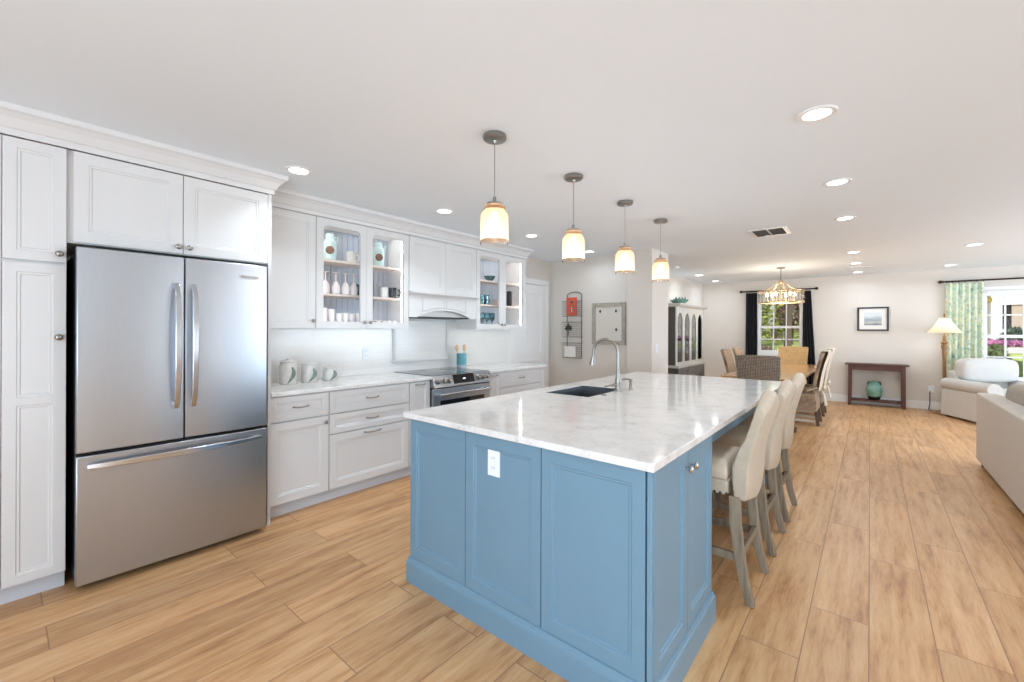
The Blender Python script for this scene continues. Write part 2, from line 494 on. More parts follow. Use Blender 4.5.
# ================================================================ mesh helper
class MB:
    def __init__(self):
        self.v = []
        self.f = []

    def add(self, vs, fs):
        o = len(self.v)
        self.v += [tuple(p) for p in vs]
        self.f += [tuple(i + o for i in f) for f in fs]
        return self

    def box(self, x0, x1, y0, y1, z0, z1):
        return self.add([(x0, y0, z0), (x1, y0, z0), (x1, y1, z0), (x0, y1, z0),
                         (x0, y0, z1), (x1, y0, z1), (x1, y1, z1), (x0, y1, z1)],
                        [(0, 3, 2, 1), (4, 5, 6, 7), (0, 1, 5, 4), (1, 2, 6, 5), (2, 3, 7, 6), (3, 0, 4, 7)])

    def rings(self, rings, cap0=True, cap1=True, closed=False):
        """skin a list of equal-length closed rings"""
        n = len(rings[0])
        vs = [p for r in rings for p in r]
        fs = []
        m = len(rings)
        for k in range(m if closed else m - 1):
            a, b = k * n, ((k + 1) % m) * n
            for i in range(n):
                j = (i + 1) % n
                fs.append((a + i, a + j, b + j, b + i))
        if not closed:
            if cap0:
                fs.append(tuple(range(n))[::-1])
            if cap1:
                fs.append(tuple(range((m - 1) * n, m * n)))
        return self.add(vs, fs)

    def lathe(self, prof, c=(0, 0, 0), n=24, axis='z', cap0=True, cap1=True, sx=1.0, sy=1.0):
        rg = []
        for r, h in prof:
            ring = []
            for i in range(n):
                a = 2 * PI * i / n
                x, y = r * math.cos(a) * sx, r * math.sin(a) * sy
                if axis == 'z':
                    p = (c[0] + x, c[1] + y, c[2] + h)
                elif axis == 'y':
                    p = (c[0] + x, c[1] + h, c[2] - y)
                else:
                    p = (c[0] + h, c[1] + x, c[2] + y)
                ring.append(p)
            rg.append(ring)
        return self.rings(rg, cap0, cap1)

    def tube(self, pts, r, n=8, closed=False):
        pts = [Vector(p) for p in pts]
        m = len(pts)
        rs = r if isinstance(r, (list, tuple)) else [r] * m
        rg = []
        ref = None
        for k in range(m):
            if closed:
                t = pts[(k + 1) % m] - pts[k - 1]
            else:
                t = pts[min(k + 1, m - 1)] - pts[max(k - 1, 0)]
            t.normalize()
            if ref is None:
                ref = Vector((0, 0, 1)) if abs(t.z) < 0.9 else Vector((1, 0, 0))
            u = (ref - t * ref.dot(t)).normalized()
            w = t.cross(u)
            ref = u
            rg.append([tuple(pts[k] + (u * math.cos(2 * PI * i / n) + w * math.sin(2 * PI * i / n)) * rs[k]) for i in range(n)])
        return self.rings(rg, closed=closed)

    def bar(self, pts, w, h, up=(0, 0, 1)):
        """rectangular bar swept along pts; w across, h along 'up'"""
        pts = [Vector(p) for p in pts]
        up = Vector(up)
        m = len(pts)
        rg = []
        for k in range(m):
            t = (pts[min(k + 1, m - 1)] - pts[max(k - 1, 0)]).normalized()
            s = t.cross(up).normalized()
            u = s.cross(t).normalized()
            ww = w[k] if isinstance(w, (list, tuple)) else w
            hh = h[k] if isinstance(h, (list, tuple)) else h
            rg.append([tuple(pts[k] + s * a * ww / 2 + u * b * hh / 2) for a, b in ((-1, -1), (1, -1), (1, 1), (-1, 1))])
        return self.rings(rg)

    def prism(self, poly, axis, a0, a1):
        """poly in the two other axes (order xy / xz / yz), extruded along axis"""
        def P(p, a):
            if axis == 'x':
                return (a, p[0], p[1])
            if axis == 'y':
                return (p[0], a, p[1])
            return (p[0], p[1], a)
        return self.rings([[P(p, a0) for p in poly], [P(p, a1) for p in poly]])

    def build(self, name, mat, parent=None, bevel=0.0, smooth=False, subsurf=0, seg=2, solid=0.0):
        me = bpy.data.meshes.new(name)
        me.from_pydata(self.v, [], self.f)
        me.materials.append(M[mat] if isinstance(mat, str) else mat)
        import bmesh
        bm = bmesh.new()
        bm.from_mesh(me)
        bmesh.ops.recalc_face_normals(bm, faces=bm.faces)
        bm.to_mesh(me)
        bm.free()
        o = bpy.data.objects.new(name, me)
        C.objects.link(o)
        if parent:
            o.parent = parent
        if solid:
            s = o.modifiers.new('solid', 'SOLIDIFY')
            s.thickness = solid
            s.offset = 0
        if bevel:
            b = o.modifiers.new('bevel', 'BEVEL')
            b.width = bevel
            b.segments = seg
            b.limit_method = 'ANGLE'
            b.angle_limit = R(40)
        if subsurf:
            s = o.modifiers.new('sub', 'SUBSURF')
            s.levels = subsurf
            s.render_levels = subsurf
        if smooth:
            for p in me.polygons:
                p.use_smooth = True
            if not subsurf:
                me.set_sharp_from_angle(angle=R(40))
        return o


def thing(name, label, cat, loc=(0, 0, 0), rz=0.0, group=None):
    o = bpy.data.objects.new(name, None)
    o.empty_display_size = 0.05
    C.objects.link(o)
    o.location = loc
    o.rotation_euler = (0, 0, rz)
    o['label'] = label
    o['category'] = cat
    if group:
        o['group'] = group
    return o


def tag(o, label, cat, group=None, loc=None, rz=0.0, kind=None):
    o['label'] = label
    o['category'] = cat
    if group:
        o['group'] = group
    if kind:
        o['kind'] = kind
    if loc is not None:
        o.location = loc
        o.rotation_euler = (0, 0, rz)
    return o


def struct(name, b, mat, label=None, parent=None, **kw):
    o = b.build(name, mat, parent, **kw)
    if parent is None:
        o['kind'] = 'structure'
        o['label'] = label or name.replace('_', ' ')
        o['category'] = name.split('_')[0]
    return o


def copy_tree(o, parent=None, loc=None, rz=None, label=None):
    c = o.copy()
    C.objects.link(c)
    if parent:
        c.parent = parent
    if loc is not None:
        c.location = loc
    if rz is not None:
        c.rotation_euler = (0, 0, rz)
    if label:
        c['label'] = label
    for ch in list(o.children):
        copy_tree(ch, c)
    return c


# ================================================================ the room
CE = 2.425
XL, XR, YB, YF = -3.85, 5.0, -2.9, 10.4
YA, YP = 5.53, 5.40          # kitchen end wall, pier face
struct('floor', MB().box(XL - .1, XR + .1, YB - .1, YF + .1, -0.06, 0), 'floor', 'wood look plank floor')
struct('ceiling', MB().box(XL - .1, XR + .1, YB - .1, YF + .1, CE, CE + .08), 'ceiling', 'smooth white ceiling')
struct('wall_left', MB().box(XL - .1, XL, YB - .1, YA, 0, CE), 'wall', 'left kitchen wall')
struct('wall_end', MB().box(XL - .1, -2.50, YA, YA + .1, 0, CE), 'wall', 'beige wall with mail rack and pin board')
struct('wall_pier', MB().box(-2.50, -2.16, YP, 5.98, 0, CE), 'wall', 'short projecting wall beside the china hutch')
struct('wall_dining', MB().box(-3.07, -2.97, YA + .1, YF + .1, 0, CE), 'wall', 'dining room side wall behind the hutch')


def wall_y(b, y0, y1, x0, x1, holes):
    """wall slab facing Y with rectangular holes (xa, xb, za, zb), sorted along x"""
    x = x0
    for xa, xb, za, zb in holes:
        b.box(x, xa, y0, y1, 0, CE)
        if za > 0:
            b.box(xa, xb, y0, y1, 0, za)
        b.box(xa, xb, y0, y1, zb, CE)
        x = xb
    b.box(x, x1, y0, y1, 0, CE)
    return b


W1 = (-1.87, -1.02, 0.87, 2.03)
W2 = (1.40, 3.16, 0.55, 2.04)
struct('wall_far', wall_y(MB(), YF, YF + .14, -3.07, XR + .1, [W1, W2]), 'wall', 'far wall with two windows')
struct('wall_back', wall_y(MB(), YB - .1, YB, XL - .1, XR + .1, [(-0.95, 4.75, 0.08, 2.12)]), 'wall', 'wall behind with wide glazed opening')
b = MB()
b.box(XR, XR + .1, YB, 2.95, 0, CE).box(XR, XR + .1, 3.35, 4.85, 0, CE).box(XR, XR + .1, 2.95, 3.35, 0, .3).box(XR, XR + .1, 2.95, 3.35, 2.1, CE).box(XR, XR + .1, 9.7, YF, 0, CE).box(XR, XR + .1, 4.85, 9.7, 0, .45).box(XR, XR + .1, 4.85, 9.7, 2.05, CE)  # narrow opening added for the streak on the fridge door
struct('wall_right', b, 'wall', 'right living room wall with window opening')


def window(name, hole, cols, rows_u, rows_l, label, sill=True):
    x0, x1, z0, z1 = hole
    t = bpy.data.objects.new(name, None)
    C.objects.link(t)
    t['kind'] = 'structure'
    t['label'] = label
    t['category'] = 'window'
    y = YF
    f = .05
    b = MB()
    b.box(x0, x0 + f, y + .02, y + .10, z0, z1).box(x1 - f, x1, y + .02, y + .10, z0, z1)
    b.box(x0 + f, x1 - f, y + .02, y + .10, z1 - f, z1).box(x0 + f, x1 - f, y + .02, y + .10, z0, z0 + f)
    b.build('frame', 'trim', t, bevel=.004)
    xa, xb, za, zb = x0 + f, x1 - f, z0 + f, z1 - f
    zm = (za + zb) / 2 - .02
    for nm, a, c, rows, yo in (('upper_sash', zm, zb, rows_u, .065), ('lower_sash', za, zm + .02, rows_l, .04)):
        b = MB()
        s = .035
        yy0, yy1 = y + yo, y + yo + .022
        b.box(xa, xb, yy0, yy1, c - s, c).box(xa, xb, yy0, yy1, a, a + s)
        b.box(xa, xa + s, yy0, yy1, a + s, c - s).box(xb - s, xb, yy0, yy1, a + s, c - s)
        w = (xb - xa - 2 * s) / cols
        for i in range(1, cols):
            xx = xa + s + w * i
            b.box(xx - .011, xx + .011, yy0 + .004, yy1 - .004, a + s, c - s)
        h = (c - a - 2 * s) / rows
        for i in range(1, rows):
            zz = a + s + h * i
            b.box(xa + s, xb - s, yy0 + .004, yy1 - .004, zz - .011, zz + .011)
        so = b.build(nm, 'trim', t)
        MB().box(xa + s, xb - s, yy0 + .009, yy0 + .013, a + s, c - s).build('pane', 'glass', so)
    if sill:
        MB().box(x0 - .06, x1 + .06, y - .05, y + .02, z0 - .03, z0).build('sill', 'trim', t, bevel=.005)
    b = MB()
    c_ = .06
    b.box(x0 - c_, x0, y - .015, y + .02, z0 - .03, z1 + c_).box(x1, x1 + c_, y - .015, y + .02, z0 - .03, z1 + c_).box(x0, x1, y - .015, y + .02, z1, z1 + c_)
    b.build('casing', 'trim', t, bevel=.004)
    return t


window('window_1', W1, 3, 1, 2, 'white sash window between black curtains')
window('window_2', W2, 8, 2, 2, 'wide white window beside the floral curtain')

# baseboards
struct('baseboard_far', MB().box(-2.97, XR, YF - .018, YF, 0, .14), 'trim', 'white baseboard on far wall', bevel=.006)
struct('baseboard_dining', MB().box(-2.97, -2.952, 6.0, YF - .02, 0, .14), 'trim', 'white baseboard behind the hutch', bevel=.006)
struct('baseboard_end', MB().box(XL, -2.52, YA - .018, YA, 0, .14), 'trim', 'white baseboard under the pin board', bevel=.006)
struct('baseboard_pier', MB().box(-2.50, -2.142, YP - .018, YP, 0, .14), 'trim', 'white baseboard on the short wall', bevel=.006)

# door on the left wall beyond the counter
d = bpy.data.objects.new('door_1', None)
C.objects.link(d)
d['kind'] = 'structure'
d['label'] = 'white panelled door beyond the kitchen counter'
d['category'] = 'door'
d.location = (XL, 4.54, 0)
d.rotation_euler = (0, 0, PI / 2)


def ring_panel(b, x0, x1, z0, z1, steps):
    """nested rectangular rings: steps = [(inset, y)], closed with a face"""
    rg = []
    for ins, y in steps:
        rg.append([(x0 + ins, y, z0 + ins), (x1 - ins, y, z0 + ins), (x1 - ins, y, z1 - ins), (x0 + ins, y, z1 - ins)])
    b.rings(rg, cap0=False, cap1=True)


def door_leaf(b, x0, x1, z0, z1, panels, y=0.0, t=.02, rec=.009):
    """slab with recessed panels [(xa,xb,za,zb)] stacked in z"""
    # back and sides
    b.box(x0, x1, y + .6 * t + rec * .4, y + t, z0, z1)
    zs = z0
    for (xa, xb, za, zb) in panels:
        # rail below
        b.box(xa, xb, y, y + t * .9, zs, za)
        ring_panel(b, xa, xb, za, zb, [(0, y), (.004, y + .004), (.012, y + .004), (.016, y + rec), ])
        zs = zb
    xa, xb = panels[0][0], panels[0][1]
    b.box(xa, xb, y, y + t * .9, zs, z1)
    b.box(x0, xa, y, y + t * .9, z0, z1)
    b.box(xb, x1, y, y + t * .9, z0, z1)


leaf = MB()
door_leaf(leaf, .075, .86, .01, 2.03, [(.20, .735, .22, .90), (.20, .735, 1.02, 1.90)], y=-.025, t=.03)
lo = leaf.build('leaf', 'trim', d)
b = MB()
for i in range(1, 6):
    xx = .20 + .535 * i / 6
    b.box(xx - .003, xx + .003, -.0185, -.012, .24, .88).box(xx - .003, xx + .003, -.0185, -.012, 1.04, 1.88)
b.build('panel_bead', 'trim', lo)
b = MB()
b.box(-.01, .075, -.03, 0, 0, 2.12).box(.86, .935, -.03, 0, 0, 2.12).box(.075, .86, -.03, 0, 2.035, 2.12)
b.build('casing', 'trim', d, bevel=.006)

# crown moulding round the wall cabinets
XF, XU = -3.20, -3.50          # front plane of tall cabinets / wall cabinets
path = [(XF, -0.60), (XF, 1.215), (XU, 1.215), (XU, 4.469), (XL, 4.469)]
prof = [(0.0, 2.295), (.012, 2.295), (.014, 2.325), (.022, 2.33), (.03, 2.345), (.044, 2.37), (.064, 2.39), (.078, 2.398), (.080, CE), (0.0, CE)]


def offset_path(path, d):
    out = []
    n = len(path)
    for i, p in enumerate(path):
        p = Vector(p)
        ns = []
        for a, c in ((i - 1, i), (i, i + 1)):
            if a >= 0 and c < n:
                t = (Vector(path[c]) - Vector(path[a])).normalized()
                ns.append(Vector((t.y, -t.x)))
        if len(ns) == 1:
            q = p + ns[0] * d
        else:
            m = ns[0] + ns[1]
            q = p + m * (d / (1 + ns[0].dot(ns[1])))
        out.append((q.x, q.y))
    return out


rows = []
for dd, z in prof:
    rows.append([(x, y, z) for x, y in offset_path(path, dd)])
b = MB()
npth = len(path)
b.rings([[rows[k][i] for k in range(len(prof))] for i in range(npth)])
struct('trim_1', b, 'white', 'white crown moulding above the kitchen cabinets')

# tiled backsplash and its framed field behind the range
struct('trim_2', MB().box(XL, XL + .012, 1.216, 2.63, .914, 1.366).box(XL, XL + .012, 2.63, 3.545, .914, 1.484).box(XL, XL + .012, 3.545, 4.53, .914, 1.366),
       'tile', 'white tiled backsplash')
b = MB()
fx0, fx1 = XL + .012, XL + .034
b.box(fx0, fx1, 2.64, 2.665, 1.03, 1.483).box(fx0, fx1, 3.375, 3.40, 1.03, 1.483).box(fx0, fx1, 2.665, 3.375, 1.458, 1.483).box(fx0, fx1 + .008, 2.63, 3.41, 1.01, 1.035)
struct('trim_3', b, 'white', 'raised tile border framed behind the range', bevel=.004)


# ================================================================ cabinet parts
def knob(parent, x, z, y=0.0, mat='nickel'):
    return MB().lathe([(.006, 0), (.006, -.014), (.014, -.018), (.016, -.024), (.012, -.029), (.004, -.031)], (x, y, z), 14, 'y').build('knob', mat, parent, smooth=True)


def pull(parent, x, z, L=.11, y=0.0, mat='nickel'):
    h = L / 2
    return MB().tube([(x - h, y, z), (x - h + .004, y - .018, z), (x - h * .6, y - .026, z - .003), (x, y - .03, z - .004), (x + h * .6, y - .026, z - .003), (x + h - .004, y - .018, z), (x + h, y, z)], .005, 8).build('handle', mat, parent, smooth=True)


def shaker(parent, x0, x1, z0, z1, mat='white', name='door', fw=.057, y=0.0, panels=None):
    b = MB()
    if panels is None:
        panels = [(z0 + fw, z1 - fw)]
    door_leaf(b, x0, x1, z0, z1, [(x0 + fw, x1 - fw, a, c) for a, c in panels], y=y)
    return b.build(name, mat, parent)


def at_left(name, label, cat, xf, y0, group=None):
    """a unit along the left wall: local x runs along the wall, local y into it"""
    return thing(name, label, cat, (xf, y0, 0), PI / 2, group)


G = .0025
# pantry
t = at_left('pantry_cabinet', 'tall narrow white pantry cabinet left of the refrigerator', 'cabinet', XF, -0.60)
b = MB()
b.box(0, .825, .021, .648, .10, 2.295)
b.build('carcass', 'white', t)
MB().box(0, .825, .075, .648, 0, .10).build('toe_kick', 'toe', t)
dd = shaker(t, .608, .822, 1.70, 2.29, fw=.045)
knob(dd, .797, 1.742)
dd = shaker(t, .608, .822, .105, 1.685, fw=.045, panels=[(.15, .98), (1.02, 1.64)])
knob(dd, .795, 1.315)
for za, zb in ((1.70, 2.29), (.105, 1.685)):
    shaker(t, .004, .605, za, zb)

# cabinet over the fridge
t = at_left('overfridge_cabinet', 'white two door cabinet above the refrigerator', 'cabinet', XF, .2255)
MB().box(0, .9665, .021, .648, 1.81, 2.295).build('carcass', 'white', t)
dd = shaker(t, .022, .4875, 1.815, 2.29)
knob(dd, .462, 1.853)
dd = shaker(t, .4915, .9645, 1.815, 2.29)
knob(dd, .518, 1.853)
tag(MB().box(XL, XF, 1.193, 1.215, 0, 2.295).build('end_panel', 'white', None, bevel=.002), 'thin white panel closing the right side of the fridge bay', 'panel')

# refrigerator
fr = at_left('refrigerator', 'stainless steel french door refrigerator between white cabinets', 'refrigerator', -3.10, .25)
FW = .906
MB().box(.004, FW - .004, .065, .735, .03, 1.755).build('body', 'dark_grey', fr, bevel=.004)
for x in (.05, FW - .05):
    for y in (.12, .66):
        MB().lathe([(.02, 0), (.02, .03)], (x, y, 0), 12).build('foot', 'black', fr)
MB().box(.02, FW - .02, .075, .10, .012, .06).build('grille', 'black', fr)


def fridge_door(x0, x1, z0, z1, name):
    b = MB()
    n = 10
    front = []
    for i in range(n + 1):
        u = i / n
        front.append((x0 + (x1 - x0) * u, .006 * (2 * u - 1) ** 2))
    poly = front + [(x1, .06), (x0, .06)]
    b.prism(poly, 'z', z0, z1)
    return b.build(name, 'steel', fr, bevel=.005, smooth=True)


dl = fridge_door(.002, .4505, .717, 1.78, 'left_door')
dr = fridge_door(.4555, FW - .002, .717, 1.78, 'right_door')
dz = fridge_door(.002, FW - .002, .035, .700, 'freezer_drawer')
MB().box(.006, FW - .006, .06, .066, .04, 1.77).build('door_gasket', 'black', fr)
MB().box(.02, .10, .065, .14, 1.755, 1.775).build('hinge_cover', 'black', fr)
MB().box(FW - .10, FW - .02, .065, .14, 1.755, 1.775).build('hinge_cover', 'black', fr)


def bow(p0, p1, out, w, th, n=14):
    pts, ws = [], []
    for i in range(n + 1):
        u = i / n
        e = 1 - (2 * u - 1) ** 2
        pts.append((p0[0] + (p1[0] - p0[0]) * u, p0[1] - .012 - out * e ** .6, p0[2] + (p1[2] - p0[2]) * u))
        ws.append(w * (.75 + .25 * e))
    return pts, ws


for par, x in ((dl, .411), (dr, .493)):
    b = MB()
    pts, ws = bow((x, 0, .90), (x, 0, 1.625), .045, .032, .012)
    b.bar(pts, ws, .012, (0, 1, 0))
    b.box(x - .010, x + .010, -.016, .004, .905, .935).box(x - .010, x + .010, -.016, .004, 1.59, 1.62)
    b.build('handle', 'steel_h', par, bevel=.004, smooth=True)
b = MB()
pts, ws = bow((.04, 0, .648), (FW - .04, 0, .648), .045, .034, .012)
b.bar(pts, ws, .013, (0, 1, 0))
b.box(.045, .075, -.016, .004, .638, .658).box(FW - .075, FW - .045, -.016, .004, .638, .658)
b.build('handle', 'steel_h', dz, bevel=.004, smooth=True)
# badge with the maker's lettering
bp = MB().box(.735, .86, -.0005, .004, 1.682, 1.708).build('badge', 'steel_h', dr, bevel=.001)


def text_mesh(name, s, size, mat, parent, loc, rot, depth=.0008):
    cu = bpy.data.curves.new(name, 'FONT')
    cu.body = s
    cu.size = size
    cu.extrude = depth
    cu.align_x = 'CENTER'
    cu.align_y = 'CENTER'
    tmp = bpy.data.objects.new(name, cu)
    C.objects.link(tmp)
    bpy.context.view_layer.update()
    me = bpy.data.meshes.new_from_object(tmp.evaluated_get(bpy.context.evaluated_depsgraph_get()))
    bpy.data.objects.remove(tmp)
    me.materials.clear()
    me.materials.append(M[mat])
    o = bpy.data.objects.new(name, me)
    C.objects.link(o)
    o.parent = parent
    o.location = loc
    o.rotation_euler = rot
    return o


text_mesh('lettering', 'FRIGIDAIRE', .021, 'dark_grey', bp, (.7975, -.001, 1.695), (PI / 2, 0, 0))

# ---------------------------------------------------------------- base units on the left wall
XB = -3.235
ZU0_ = 1.366


def base_unit(name, label, y0, w):
    t = at_left(name, label, 'cabinet', XB, y0)
    MB().box(0, w, .021, .60, .105, .882).build('carcass', 'white', t)
    MB().box(0, w, .075, .60, 0, .105).build('toe_kick', 'toe', t)
    return t


t = base_unit('base_cabinet', 'white base cabinet with one drawer over a door beside the refrigerator', 1.216, .435)
dd = shaker(t, .004, .432, .70, .872, name='drawer', fw=.04); pull(dd, .218, .79)
dd = shaker(t, .004, .432, .108, .688); knob(dd, .40, .645)
t = base_unit('drawer_cabinet', 'white three drawer base cabinet between the refrigerator and range', 1.652, .757)
for za, zb in ((.70, .872), (.54, .692)):
    dd = shaker(t, .004, .753, za, zb, name='drawer', fw=.04); pull(dd, .378, (za + zb) / 2 + .005)
dd = shaker(t, .004, .753, .108, .532, name='drawer', fw=.057); pull(dd, .378, .505, .15)
t = base_unit('pullout_cabinet', 'narrow white pull-out cabinet left of the range', 2.41, .243)
dd = shaker(t, .004, .239, .108, .872, fw=.05); pull(dd, .12, .85)
t = base_unit('pullout_cabinet', 'narrow white pull-out cabinet right of the range', 3.456, .205)
dd = shaker(t, .004, .201, .108, .872, fw=.045); pull(dd, .10, .85)
t = base_unit('drawer_cabinet', 'white drawer cabinet at the far end beside the white door', 3.662, .86)
for za, zb in ((.70, .872), (.42, .692), (.108, .412)):
    dd = shaker(t, .004, .765, za, zb, name='drawer', fw=.045); pull(dd, .385, (za + zb) / 2 + .005)
shaker(t, .769, .858, .108, .872, fw=.02, name='filler')

tag(MB().box(XL + .013, -3.20, 1.217, 2.652, .884, .914).build('countertop', 'quartz', None, bevel=.004), 'white quartz worktop with canisters between refrigerator and range', 'countertop')
tag(MB().box(XL + .013, -3.20, 3.457, 4.535, .884, .914).build('countertop', 'quartz', None, bevel=.004), 'white quartz worktop right of the range', 'countertop')

for y0, w in ((1.24, 1.34), (3.57, .88)):
    light('under_cabinet_light', 'AREA', (XU - .20, y0 + w / 2, ZU0_ - .004), (0, 0, 0), .12, (1, .95, .88), shape='RECTANGLE', size=.05, size_y=w)
# ---------------------------------------------------------------- range
rg = at_left('range', 'stainless slide-in electric range with dark glass cooktop', 'range', -3.20, 2.655)
RW = .799
MB().box(.003, RW - .003, .03, .62, .02, .90).build('body', 'dark_grey', rg)
MB().box(.0, RW, .02, .632, .90, .918).build('cooktop', 'grey_top', rg, bevel=.003)
for cx_, cy_, r_ in ((.2, .18, .10), (.2, .46, .075), (.6, .18, .085), (.6, .46, .10)):
    pts = [(cx_ + r_ * math.cos(2 * PI * i / 32), cy_ + r_ * math.sin(2 * PI * i / 32), .9185) for i in range(32)]
    MB().tube(pts, .0012, 6, closed=True).build('burner_ring', 'slot', rg)
b = MB()
b.prism([(-.03, .80), (.05, .80), (.05, .915), (.012, .915)], 'x', .0, RW)
cp = b.build('control_panel', 'steel_dark', rg, bevel=.003)
b = MB()
b.prism([(-.0245, .824), (-.020, .820), (.010, .905), (.006, .909)], 'x', .255, .545)
dp = b.build('display', 'display', cp)
b = MB()
for i in range(3):
    b.box(.385 + i * .012, .393 + i * .012, -.014, -.0085, .860, .870)
b.build('clock_digits', 'glyph', dp)
for x in (.055, .125, .195, .60, .67, .74):
    q = (-.012, .858)
    nrm = Vector((-.94, .34)).normalized()
    o = MB().lathe([(.026, 0), (.026, .006), (.020, .010), (.019, .03), (.015, .033)], (0, 0, 0), 20).build('knob', 'nickel', cp, smooth=True)
    o.location = (x, q[0], q[1])
    o.rotation_euler = (R(70), 0, 0)
od = MB()
od.box(.004, RW - .004, -.005, .03, .19, .785)
do = od.build('oven_door', 'steel', rg, bevel=.004)
MB().box(.09, RW - .09, -.008, .0, .33, .67).build('oven_window', 'black_glass', do, bevel=.003)
b = MB().tube([(.05, -.055, .735), (RW - .05, -.055, .735)], .013, 12)
b.box(.06, .085, -.05, -.004, .725, .745).box(RW - .085, RW - .06, -.05, -.004, .725, .745)
b.build('handle', 'steel_h', do, smooth=True)
MB().box(.004, RW - .004, .0, .03, .04, .175).build('warming_drawer', 'steel', rg, bevel=.004)
MB().box(.004, RW - .004, .005, .03, .788, .80).build('vent_gap', 'black', rg)

# ---------------------------------------------------------------- wall cabinets
ZU0, ZU1 = 1.366, 2.295


def rounded_fill(b, x, z, r, sx, y0, y1):
    """fillet piece in a top corner at (x,z); sx=+1 opening lies to +x"""
    pts = [(x, z)]
    for i in range(7):
        a = PI / 2 * i / 6
        pts.append((x + sx * (r - r * math.sin(a)), z - (r - r * math.cos(a))))
    b.prism(pts, 'y', y0, y1)


def glass_door(t, x0, x1, z0, z1, fw=.06):
    b = MB()
    b.box(x0, x0 + fw, 0, .02, z0, z1).box(x1 - fw, x1, 0, .02, z0, z1)
    b.box(x0 + fw, x1 - fw, 0, .02, z0, z0 + fw).box(x0 + fw, x1 - fw, 0, .02, z1 - fw, z1)
    rounded_fill(b, x0 + fw, z1 - fw, .035, 1, .001, .019)
    rounded_fill(b, x1 - fw, z1 - fw, .035, -1, .001, .019)
    o = b.build('door', 'white', t)
    MB().box(x0 + fw - .003, x1 - fw + .003, .009, .012, z0 + fw - .003, z1 - fw + .003).build('pane', 'glass', o)
    return o


t = at_left('wall_cabinet', 'white single door wall cabinet beside the refrigerator', 'cabinet', XU, 1.216)
MB().box(0, .453, .021, .348, ZU0, ZU1).build('carcass', 'white', t)
dd = shaker(t, .004, .452, ZU0 + .003, ZU1 - .003)
knob(dd, .425, 1.43)


def glass_unit(label, y0, w, led_y):
    t = at_left('glass_cabinet', label, 'cabinet', XU, y0, 'glass front wall cabinets')
    b = MB()
    b.box(0, .018, .021, .348, ZU0, ZU1).box(w - .018, w, .021, .348, ZU0, ZU1)
    b.box(.018, w - .018, .021, .348, ZU0, ZU0 + .02).box(.018, w - .018, .021, .348, ZU1 - .02, ZU1)
    b.build('carcass', 'inside', t)
    b = MB()
    n = int((w - .036) / .055)
    for i in range(n):
        a = .018 + (w - .036) * i / n
        c = .018 + (w - .036) * (i + 1) / n
        b.box(a + .002, c - .002, .334, .345, ZU0 + .02, ZU1 - .02)
    b.box(.018, w - .018, .342, .347, ZU0 + .02, ZU1 - .02)
    b.build('beadboard_back', 'bead', t)
    for z in (1.672, 1.968):
        MB().box(.019, w - .019, .095, .333, z - .02, z).build('shelf', 'shelf', t, bevel=.002)
    for x in (.0182, w - .0242):
        MB().box(x, x + .006, led_y, led_y + .010, ZU0 + .03, ZU1 - .03).build('light_strip', 'led', t)
    m = w / 2
    d1 = glass_door(t, .003, m - .001, ZU0 + .003, ZU1 - .003)
    d2 = glass_door(t, m + .001, w - .003, ZU0 + .003, ZU1 - .003)
    knob(d1, m - .03, 1.425)
    knob(d2, m + .03, 1.425)
    return t


glass_unit('white glass door cabinet holding mugs and stemware, between refrigerator and hood', 1.671, .926, .080)
glass_unit('white glass door cabinet at the far end right of the range hood', 3.545, .924, .060)
for y0, w in ((1.671, .926), (3.545, .924)):
    light('cabinet_light', 'AREA', (XU - .16, y0 + w / 2, ZU1 - .024), (0, 0, 0), .35, (1, .97, .93), shape='RECTANGLE', size=.2, size_y=w - .1)

t = at_left('hood_cabinet', 'white two door cabinet above the range hood', 'cabinet', XU, 2.598)
MB().box(0, .946, .021, .348, 1.745, ZU1).build('carcass', 'white', t)
shaker(t, .004, .472, 1.748, ZU1 - .003)
shaker(t, .475, .942, 1.748, ZU1 - .003)

hd = at_left('range_hood', 'white arched wooden range hood with moulded front', 'range hood', XU, 2.599)
HW = .944


def arch_poly(x0, x1, ztop, zend, zmid, n=18):
    p = [(x0, ztop), (x0, zend)]
    for i in range(n + 1):
        u = i / n
        x = x0 + .10 + (x1 - x0 - .20) * u
        p.append((x, zend + (zmid - zend) * math.sin(PI * u) ** .8))
    p += [(x1, zend), (x1, ztop)]
    return p


b = MB()
b.prism(arch_poly(0, HW, 1.70, 1.485, 1.565), 'y', .0, .02)
vf = b.build('valance', 'white', hd)
b = MB()
for xa, xb in ((.17, .455), (.49, .775)):
    left = xa < .4
    pts = []
    for i in range(13):
        u = i / 12
        x = xa + (xb - xa) * u
        q = (x - .10) / (HW - .20)
        pts.append((x, -.002, 1.485 + .08 * math.sin(PI * q) ** .8 + .03))
    loop = [(xa, -.002, 1.685), (xa, -.002, pts[0][2])] + pts[1:-1] + [(xb, -.002, pts[-1][2]), (xb, -.002, 1.685)]
    b.tube(loop, .006, 6, closed=True)
b.build('valance_bead', 'white', vf)
b = MB().prism([(-.045, 1.742), (-.05, 1.728), (-.035, 1.715), (-.015, 1.708), (-.005, 1.695), (.02, 1.695), (.02, 1.742)], 'x', .0, HW)
b.build('mantel', 'white', hd)
MB().box(0, .02, .021, .335, 1.485, 1.742).build('side_panel', 'white', hd)
MB().box(HW - .02, HW, .021, .335, 1.485, 1.742).build('side_panel', 'white', hd)
MB().box(.021, HW - .021, .08, .335, 1.498, 1.742).build('liner', 'white', hd)
MB().box(.021, HW - .021, .08, .335, 1.484, 1.498).build('filter', 'dark_grey', hd)


